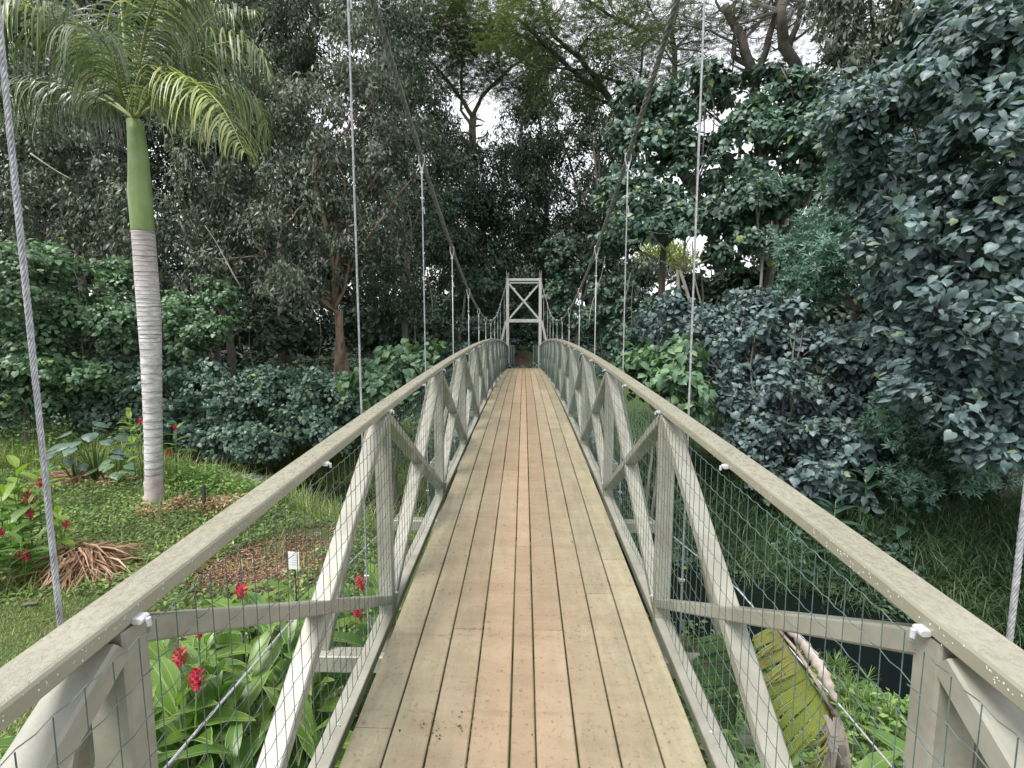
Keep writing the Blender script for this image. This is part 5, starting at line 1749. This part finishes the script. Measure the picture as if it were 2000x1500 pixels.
PLAIN_LABELS = ['leafy ginger just under the level brace near its left end', 'leafy ginger under the middle of the level brace', 'leafy ginger between brace crossing and sign', "dense leafy ginger left of the crossing brace's foot", 'leafy ginger touching the bright diagonal from the left', 'leafy ginger right below the red flower at the crossing', 'leafy ginger crossed by the thin guy wire at the bottom', 'darker ginger low beside the nearest left post', 'leafy ginger right of the brace crossing', 'leafy ginger below the sign, left of the turnbuckle', "dark ginger at the bottom between the two bright bars' feet", 'leafy ginger between the two lowest red flowers', 'leafy ginger seen left of the nearest left post', 'leafy ginger low in the bottom left corner of the mesh', "leafy ginger beside the guy wire's upper end", 'leafy ginger behind the highest red flower by the brace', "leafy ginger left of the floor beam's end", "leafy ginger behind the second post's foot", 'leafy ginger just left of the red flower under the brace', "leafy ginger at the guy wire's lower half", 'dark ginger at the bottom, next to the lower chord', 'small ginger lowest of all beside the first post', 'leafy ginger at the foot of the broken banana stem', 'leafy ginger behind the nearest right post']
plain = [(420, 1180, 3.3), (500, 1200, 3.1), (560, 1170, 3.4), (460, 1290, 2.7), (520, 1300, 2.8), (580, 1260, 2.9), (430, 1380, 2.5), (350, 1420, 2.4), (620, 1190, 3.5),
         (660, 1150, 3.7), (500, 1400, 2.6), (400, 1300, 2.9), (250, 1420, 2.2), (160, 1440, 2.0), (550, 1340, 2.8), (470, 1230, 3.2), (610, 1330, 2.9), (720, 1240, 3.3),
         (380, 1250, 3.0), (340, 1340, 2.7), (640, 1400, 2.6), (440, 1450, 2.3), (1650, 1480, 2.4), (1880, 1460, 2.3)]
for j, (px, py, s) in enumerate(plain):
    p = at(px, py, s)
    lab = PLAIN_LABELS[j]
    ginger((p.x, p.y), max(.35, p.z - gz(p.x, p.y)), 11, ('ginger_mid', 'ginger')[j % 2], False, lab, "flowerless ginger left of the bridge" if px < 1000 else "flowerless ginger right of the bridge", j * 1.7 + .3,
           (random.uniform(-.12, .12), random.uniform(-.1, .1)), 1, 1.0)
# small undergrowth clumps low left
GE = "flowering ginger at the left edge of the lawn"
edge = [((60, 985), 6.3, "ginger with a tall red spike left of the big hanger rope", 'ginger_lime', 1.5),
        ((62, 1010), 6.2, "ginger with a red flower just under the tall red spike", 'ginger', 1.0),
        ((78, 950), 6.6, "ginger with a red spike hidden behind the hanger rope", 'ginger_lime', 1.0),
        ((127, 1030), 6.3, "small lone ginger with a red flower right of the hanger rope", 'ginger_lime', .9),
        ((35, 1095), 5.7, "ginger with a cluster of red flowers low at the left edge", 'ginger', 1.0),
        ((52, 1093), 5.6, "ginger with a red flower right of the low cluster", 'ginger', 1.0),
        ((4, 1045), 5.9, "ginger with a red flower cut by the left picture edge", 'ginger', .9),
        ((275, 828), 9.6, "ginger with a small red flower left of the palm trunk", 'ginger_lime', 1.0),
        ((342, 838), 9.8, "ginger with a small red flower right of the palm trunk", 'ginger', .9),
        ((332, 890), 9.5, "ginger with red sprigs at the palm trunk's right side", 'ginger', 1.0)]
for (px, py), s, lab, kind, fs in edge:
    p = at(px, py, s)
    h = max(.4, p.z - gz(p.x, p.y) + .12)
    ginger((p.x - .05, p.y), h + (.12 if px < 200 else 0), 8, kind, True, lab, GE if px < 200 else "small flowering ginger round the palm", px * .37, (random.uniform(-.1, .1), 0), fs, .85, fpt=p)
EDGE_LABELS = ['light green ginger at the left edge, level with the red spike', 'topmost light green ginger cut by the left edge', 'dark ginger between left edge and the tall red spike', "light green ginger just right of the hanger rope's middle", 'light ginger cut by the left edge under the topmost one', 'dark ginger below the red spike flowers', 'dark low ginger cut by the left edge', 'lime ginger left of the palm trunk over the debris heap', 'dark low ginger beside the low red flower cluster']
for j, (px, py, s, kind) in enumerate([(20, 905, 6.3, 'ginger_lime'), (-10, 960, 6.0, 'ginger_lime'), (40, 960, 6.2, 'ginger'), (95, 900, 7, 'ginger_lime'), (10, 1010, 5.8, 'ginger'),
                                       (60, 1050, 5.9, 'ginger'), (-30, 1080, 5.5, 'ginger'), (255, 800, 9.8, 'ginger_lime'), (20, 1100, 5.5, 'ginger')]):
    p = at(px, py, s)
    ginger((p.x, p.y), max(.4, p.z - gz(p.x, p.y)), 8, kind, False, EDGE_LABELS[j],
           "flowerless ginger at the left edge" if px < 200 else "small flowerless ginger by the palm", j * 2.1, (random.uniform(-.1, .1), 0), 1, .95)

# broad shaded ginger leaves on the right bank
for j, (px, py, s, lab) in enumerate([(1690, 960, 8.3, "dark long-leaved plant at the top of the right bank grass"), (1770, 1000, 8.0, "dark long-leaved plant below the low needle-leaved tree"),
                                      (1630, 1010, 8.1, "dark long-leaved plant at the left end of the bank grass"), (1730, 930, 8.8, "dark upright long-leaved plant under the bushes")]):
    p = at(px, py, s)
    o = ginger((p.x, p.y), max(.8, p.z - gz(p.x, p.y) + .3), 10, 'bankleaf', False, lab, "dark long-leaved plants on the right bank", j * 1.3, (0, 0), 1, 1.15)

# taro-like big leaves left of the palm
def big_leaf_plant(xy, n, size, h, mat, label, group, seed):
    r = random.Random(seed)
    base = Vector((xy[0], xy[1], gz(*xy)))
    root = thing("broadleaf_plant", base, label, "broad-leaved plant", group)
    me = tri_mesh("leaf", T_HEART[0], T_HEART[1]); me.materials.append(M[mat])
    for k in range(n):
        a = 6.28 * k / n + r.uniform(-.3, .3)
        rr_ = math.sqrt(r.random()) * .55 * h
        tip = Vector((math.cos(a) * rr_, math.sin(a) * rr_, h * (1.05 - .5 * (rr_ / (.55 * h)) ** 2) * r.uniform(.85, 1.05)))
        mb = MB(); mb.tube([Vector((0, 0, 0)), Vector((tip.x * .4, tip.y * .4, tip.z * .7)), tip], [.014, .01, .006], 5)
        mb.obj("leaf_stalk", M['ginger_stem'], root, True)
        d = np.array([[math.cos(a), math.sin(a), -.35]]); nn = np.array([[math.cos(a) * .2, math.sin(a) * .2 - .2, 1]])
        s = size * r.uniform(.75, 1.15)
        o = link("leaf", me, root)
        m4 = Matrix(basis(d, nn)[0].tolist()).to_4x4() @ Matrix.Diagonal((s, s, s, 1)); m4.translation = tip
        o.matrix_local = m4
p = at(180, 850, 10.2); big_leaf_plant((p.x, p.y), 22, .27, 1.3, 'lf_hau', "tallest mound of large round leaves left of the palm trunk", None, 1)
p = at(140, 880, 10.2); big_leaf_plant((p.x, p.y), 14, .22, .8, 'lf_hau', "lower broad-leaved plant in front of the largest one", None, 2)
p = at(225, 880, 10.0); big_leaf_plant((p.x, p.y), 14, .25, .75, 'lf_lime', "lighter broad-leaved plant close to the palm trunk", None, 3)

# ------------------------------------------------------------------ debris piles, sign, stake, banana
def pile(xy, R, H, n, label, seed, L=(.25, .7)):
    r = random.Random(seed)
    base = Vector((xy[0], xy[1], gz(*xy)))
    root = thing("frond_pile", base, label, "debris pile")
    mb = MB()
    for k in range(n):
        a, q = r.uniform(0, 6.28), R * math.sqrt(r.random()) * .8
        z = H * max(0, 1 - (q / R) ** 2) * r.uniform(.3, 1.0)
        c = Vector((math.cos(a) * q * 1.25, math.sin(a) * q * .8, z))
        b_ = a + r.gauss(0, .9)
        l = r.uniform(*L)
        sl = -H / R * r.uniform(.2, 1.1)
        d = Vector((math.cos(b_) * 1.2, math.sin(b_), sl)).normalized() * l
        w = d.cross(Vector((r.gauss(0, .4), r.gauss(0, .4), 1))).normalized() * r.uniform(.003, .014)
        bend = Vector((0, 0, .06 * r.uniform(-1, 1.5)))
        m_ = c + d * .5 + bend
        e = c + d; e.z = max(e.z, .005)
        mb.add([c - w, c + w, m_ + w, m_ - w, e], [(0, 1, 2, 3), (3, 2, 4)])
    mb.obj("dry_leaflets", M['dry'], root, False, "stuff")
    for k in range(6):
        a = r.uniform(2.4, 4.0)
        p0 = Vector((r.uniform(-.1, .1) * R, r.uniform(-.3, .3) * R, H * r.uniform(.7, 1.0)))
        p1 = p0 + Vector((math.cos(a) * R * 1.5, math.sin(a) * R * .8, -H * .8))
        mb = MB(); mb.tube(wander(p0, p1, 5, .08, r), [.016, .014, .012, .009, .006, .003], 5)
        mb.obj("dry_rib", M['dry'], root, True)
    # rounded heap beneath
    mb = MB(); vs, fs = [(0, 0, H * .8)], []
    for i in range(1, 7):
        for k in range(18):
            q = i / 6
            vs.append((math.cos(k * .349) * R * q * 1.1, math.sin(k * .349) * R * q * .75, H * .8 * (1 - q * q) - .04 + r.uniform(-.015, .015)))
    fs += [(0, 1 + k, 1 + (k + 1) % 18) for k in range(18)]
    for i in range(5):
        for k in range(18):
            a = 1 + i * 18
            fs.append((a + k, a + 18 + k, a + 18 + (k + 1) % 18, a + (k + 1) % 18))
    mb.add(vs, fs); mb.obj("heap", M['heap'], root, True)
M['heap'] = surf('rotting_fronds', (0.07, 0.045, 0.03), (0.24, 0.16, 0.11), 12, 0.95, 0.9, dist=.05)
pile(PILE1, .52, .40, 1500, "heap of dry brown palm fronds on the lawn beside the hanger rope", 1)
pile(PILE2, .85, .22, 700, "wide low heap of dry brown fronds left of the palm foot", 2, (.3, .9))

def sign():
    c = at(574, 1095, 4.9)
    base = Vector((c.x, c.y, gz(c.x, c.y)))
    root = thing("plant_sign", base, "small white plant label on a stake in the mulch bed", "sign")
    w, h, z = .064, .10, c.z - base.z
    M['signface'] = surf('white_plastic', (0.72, 0.76, 0.74), (0.80, 0.83, 0.81), 5, 0.4, 0.0)
    M['ink'] = surf('faded_ink', (0.30, 0.33, 0.32), (0.42, 0.45, 0.44), 9, 0.6, 0.0)
    mb = MB(); mb.beam((-w, 0, z), (w, 0, z), 0.006, 2 * h, Vector((0, 1, 0)), .0015)
    pl = mb.obj("plate", M['signface'], root)
    mb = MB(); r = random.Random(5)
    for k in range(5):
        zz = z + h * .62 - k * .027
        x = .0 - .008 * k
        while x < w * .8:
            l = r.uniform(.006, .016)
            mb.beam((x, -.0042, zz), (min(x + l, w * .85), -.0042, zz), 0.0012, 0.006, Vector((0, 1, 0)), .0002)
            x += l + .005
    mb.obj("print_lines", M['ink'], pl, False, "stuff")
    mb = MB(); mb.beam((0, .012, -.05), (0, .012, z), .014, .014); mb.obj("stake", M['bark_dark'], root)
    mb = MB(); mb.beam((-.03, .0, z - .19), (.03, .0, z - .19), .03, .05); mb.obj("foot_block", M['signface'], root)
    root.rotation_euler = (0, 0, -.12)
sign()
def stake():
    c = at(398, 985, 8.2)
    base = Vector((c.x, c.y, gz(c.x, c.y)))
    mb = MB(); mb.beam((0, 0, -.1), (.02, 0, .58), .05, .05, ch=.008)
    o = mb.obj("wooden_stake", M['bark_dark'], None); o.location = base
    tag(o, "dark weathered post standing in the ground cover right of the palm foot", "post")
    c = at(57, 1190, 5.2); base = Vector((c.x, c.y, gz(c.x, c.y) + .02))
    mb = MB(); mb.tube(wander(Vector((-.09, 0, 0)), Vector((.09, .03, .03)), 6, .12, random.Random(2)), [.012, .022, .02, .022, .018, .014, .006], 6)
    o = mb.obj("dead_stick", M['bark_grey'], None, True); o.location = base
    tag(o, "short grey piece of dead wood lying on the lawn edge", "stick")
    c = at(353, 1468, 2.4)
    mb = MB()
    for k in range(5):
        a = k * 1.256
        d = Vector((math.cos(a), -.35, math.sin(a))) * .016; s = Vector((-math.sin(a), 0, math.cos(a))) * .009
        mb.add([(0, 0, 0), tuple(d * .6 + s), tuple(d), tuple(d * .6 - s)], [(0, 1, 2, 3)])
    o = mb.obj("violet_flower", M['purple'], None); o.location = c
    tag(o, "tiny violet flower low among the ginger leaves", "flower")
stake()

def bananamat(name, c1, c2, brown, amt):
    m, nt, b = newmat(name)
    L = nt.links.new
    tc = nt.nodes.new("ShaderNodeTexCoord")
    w = N(nt, "ShaderNodeTexWave", Scale=15.0, Distortion=.8, Detail=2.0)
    w.wave_type = 'BANDS'; w.bands_direction = 'X'
    L(tc.outputs['UV'], w.inputs['Vector'])
    r = nt.nodes.new("ShaderNodeValToRGB")
    r.color_ramp.elements[0].color = (*c1, 1); r.color_ramp.elements[1].color = (*c2, 1)
    L(w.outputs['Fac'], r.inputs['Fac'])
    mp = N(nt, "ShaderNodeMapping", Scale=(16, 3.2, 1)); L(tc.outputs['UV'], mp.inputs['Vector'])
    n = N(nt, "ShaderNodeTexNoise", Scale=2.0, Detail=5.0, Roughness=.6); L(mp.outputs['Vector'], n.inputs['Vector'])
    r2 = nt.nodes.new("ShaderNodeValToRGB")
    r2.color_ramp.elements[0].position, r2.color_ramp.elements[1].position = 1 - amt - .03, 1 - amt + .04
    r2.color_ramp.elements[0].color, r2.color_ramp.elements[1].color = (0, 0, 0, 1), (1, 1, 1, 1)
    L(n.outputs['Fac'], r2.inputs['Fac'])
    mx = nt.nodes.new("ShaderNodeMix"); mx.data_type = 'RGBA'; mx.inputs['B'].default_value = (*brown, 1)
    L(r2.outputs['Color'], mx.inputs['Factor']); L(r.outputs['Color'], mx.inputs['A'])
    L(mx.outputs['Result'], b.inputs['Base Color'])
    b.inputs['Roughness'].default_value = .4
    bp = N(nt, "ShaderNodeBump", Strength=.9, Distance=.008); L(w.outputs['Fac'], bp.inputs['Height']); L(bp.outputs['Normal'], b.inputs['Normal'])
    tr = nt.nodes.new("ShaderNodeBsdfTranslucent"); L(mx.outputs['Result'], tr.inputs['Color'])
    ms = nt.nodes.new("ShaderNodeMixShader"); ms.inputs['Fac'].default_value = .2
    L(b.outputs['BSDF'], ms.inputs[1]); L(tr.outputs['BSDF'], ms.inputs[2])
    L(ms.outputs['Shader'], nt.nodes.get("Material Output").inputs['Surface'])
    return m
M['ban_green'] = bananamat('banana_green', (0.10, 0.22, 0.06), (0.17, 0.32, 0.10), (0.34, 0.24, 0.16), .38)
M['ban_yellow'] = bananamat('banana_yellow', (0.48, 0.50, 0.10), (0.66, 0.66, 0.24), (0.16, 0.09, 0.06), .36)
M['ban_lime'] = bananamat('banana_lime', (0.34, 0.42, 0.06), (0.50, 0.58, 0.14), (0.10, 0.09, 0.04), .34)
M['ban_pale'] = bananamat('banana_pale', (0.30, 0.38, 0.26), (0.40, 0.47, 0.36), (0.14, 0.2, 0.1), .3)
M['ban_dry'] = surf('banana_dry', (0.20, 0.155, 0.13), (0.52, 0.46, 0.42), 9, .8, .5, stretch=(1, 1, .4))
M['ban_stem'] = surf('banana_stem', (0.26, 0.18, 0.15), (0.54, 0.45, 0.39), 12, .7, .4, c3=(.12, .07, .05), s3=3, t3=(.5, .6))

def banana():
    base = Vector((2.05, 2.35, gz(2.05, 2.35)))
    root = thing("banana_plant", base, "broken banana plant with folded yellow and torn green leaves against the right truss", "banana plant")
    def sheet(name, q, mat, nu=26, nv=8, wav=.02, rag=0.0, bend=.05, seed=0):
        """q = four corners (pixel, pixel, metres ahead): start/end of the rib side, then start/end of the margin"""
        A, B, Cc, D = [at(*p) - base for p in q]
        n = (B - A).cross(Cc - A).normalized()
        if n.y > 0: n = -n
        r = random.Random(seed)
        vs, uv, fs = [], [], []
        u0 = 0.0
        while u0 < 1:
            u1 = min(1.0, u0 + r.uniform(.07, .22))
            if 1 - u1 < .05: u1 = 1.0
            tear = r.uniform(.25, .9)               # how far in from the margin the split runs
            tilt, sag = r.uniform(-.05, .05), r.uniform(.3, 1.2)
            reach = 1 - (rag * r.random() ** 1.5)
            ns_ = 4
            b0 = len(vs)
            for i in range(ns_ + 1):
                for j in range(nv + 1):
                    v = j / nv * reach * (1 - (.05 * r.random() if j == nv else 0))
                    op = max(0, (v - (1 - tear)) / tear)
                    uu = u0 + (u1 - u0) * (i / ns_ - .5) * (1 - .16 * op) + (u1 - u0) * .5
                    p = (A.lerp(B, uu)).lerp(Cc.lerp(D, uu), v)
                    p += n * (bend * math.sin(v * math.pi * .9) + op * tilt + wav * .25 * math.sin(i * 1.6 + seed) * v) + Vector((0, 0, -.05 * sag * op * op))
                    vs.append(tuple(p)); uv.append((uu, v))
            for i in range(ns_):
                for j in range(nv):
                    q_ = b0 + i * (nv + 1) + j
                    fs.append((q_, q_ + 1, q_ + nv + 2, q_ + nv + 1))
            u0 = u1
        me = bpy.data.meshes.new(name); me.from_pydata(vs, [], fs)
        l = me.uv_layers.new(name="UVMap")
        for lp in me.loops: l.data[lp.index].uv = uv[lp.vertex_index]
        me.polygons.foreach_set("use_smooth", [True] * len(fs)); me.update()
        sol = link(name, me, root, M[mat])
        md = sol.modifiers.new("t", 'SOLIDIFY'); md.thickness = .0015
        return sol
    s = 2.2
    sheet("leaf_blade", [(1512, 1222, 2.35), (1570, 1305, 2.25), (1452, 1240, 2.2), (1478, 1345, 2.1)], 'ban_yellow', rag=.06, seed=1)
    sheet("leaf_blade", [(1570, 1303, 2.25), (1622, 1392, 2.12), (1480, 1340, 2.1), (1535, 1490, 1.98)], 'ban_lime', rag=.05, seed=2)
    sheet("leaf_blade", [(1445, 1228, 2.45), (1440, 1350, 2.38), (1328, 1240, 2.4), (1352, 1345, 2.32)], 'ban_green', rag=.35, seed=3, bend=.04)
    sheet("leaf_blade", [(1440, 1360, 2.36), (1436, 1415, 2.3), (1362, 1355, 2.3), (1375, 1425, 2.25)], 'ban_green', rag=.2, seed=4, bend=.03)
    sheet("leaf_blade", [(1500, 1330, 2.42), (1490, 1440, 2.35), (1432, 1345, 2.36), (1438, 1450, 2.25)], 'ban_pale', rag=.2, seed=5, bend=.06)
    sheet("leaf_blade", [(1622, 1400, 2.15), (1600, 1480, 2.1), (1560, 1440, 2.05), (1565, 1500, 2.05)], 'ban_yellow', rag=.3, seed=6, nu=10)
    mb = MB(); r = random.Random(3)
    mb.tube([p - base for p in (at(1505, 1212, 2.38), at(1560, 1275, 2.28), at(1600, 1340, 2.18), at(1630, 1398, 2.1))], [.007, .009, .010, .012], 8)
    mb.obj("midrib", M['ban_stem'], root, True)
    mb = MB()
    key_ = [p - base for p in (at(1528, 1220, 2.36), at(1568, 1255, 2.3), at(1606, 1310, 2.2), at(1634, 1372, 2.12))]
    line_ = []
    for a_, b_ in zip(key_[:-1], key_[1:]):
        line_ += [a_.lerp(b_, t_ / 8) for t_ in range(8)]
    line_.append(key_[-1])
    mb.tube(line_, [(.010 + .018 * math.sin(math.pi * i / len(line_))) * (1 + .22 * math.sin(i * 2.3) + r.uniform(-.12, .12)) for i in range(len(line_))], 9)
    mb.obj("dry_leaf_roll", M['ban_dry'], root, True)
    mb = MB()
    mb.tube([p - base for p in (at(1630, 1390, 2.1), at(1640, 1450, 2.2), at(1650, 1560, 2.3))] + [Vector((0, 0, -.1))], [.016, .038, .055, .09], 10)
    mb.obj("stem", M['ban_stem'], root, True)
    mb = MB()
    for k in range(7):
        a = at(1620 + r.uniform(-10, 14), 1400 + r.uniform(-6, 12), 2.08) - base
        e = at(1600 + k * 9, 1470 + r.uniform(-20, 50), 2.1) - base
        w = Vector((.012, 0, 0))
        m_ = a.lerp(e, .5) + Vector((0, -.02, 0))
        mb.add([a - w, a + w, m_ + w * 1.4, m_ - w * 1.4, e + w * .5, e - w * .5], [(0, 1, 2, 3), (3, 2, 4, 5)])
    mb.obj("dry_shreds", M['ban_dry'], root, False, "stuff")
banana()

# umbrella-sedge by the near water edge
def sedge(px, py, s, dry, label):
    p = at(px, py, s)
    base = Vector((p.x, p.y, gz(p.x, p.y)))
    root = thing("umbrella_sedge", base, label, "sedge", "umbrella sedge clumps at the near water's edge")
    r = random.Random(px)
    h = max(.25, p.z - base.z)
    for k in range(6):
        top = Vector((r.uniform(-.18, .18), r.uniform(-.15, .15), h * r.uniform(.8, 1.08)))
        mb = MB(); mb.tube([Vector((top.x * .2, 0, 0)), top], [.005, .003], 5); mb.obj("stalk", M['ginger_stem'], root)
        P = np.repeat(np.array([top]), 26, 0)
        V, F = vec_blades(P, np.full(26, .16), np.full(26, .007), 1.0, np.random.default_rng(k + px), 3, .5)
        link("ray_leaves", tri_mesh("ray_leaves", V, F), root, M['dry' if dry and k == 0 else 'cover'], "stuff")
for a in ((1610, 1290, 4.9, True, "umbrella sedge with one dead head beside the banana leaf"), (1650, 1330, 4.6, False, "umbrella sedge just right of the banana leaf"),
          (1690, 1350, 4.4, False, "green umbrella sedge in front of the dark water"), (1720, 1390, 4.1, False, "umbrella sedge left of the right-hand post"),
          (1660, 1390, 4.2, False, "low umbrella sedge behind the banana stem")):
    sedge(*a)
cover_field("bank_weeds", [gpt(1640, 1390, -2.2), gpt(1700, 1330, -2.2), gpt(1800, 1300, -2.2), gpt(1900, 1400, -2.2), gpt(1700, 1450, -2.2)], 3500, .07, 'cover',
            "bright green weeds at the near water edge on the right", 30, height=.3, thr=-.8)
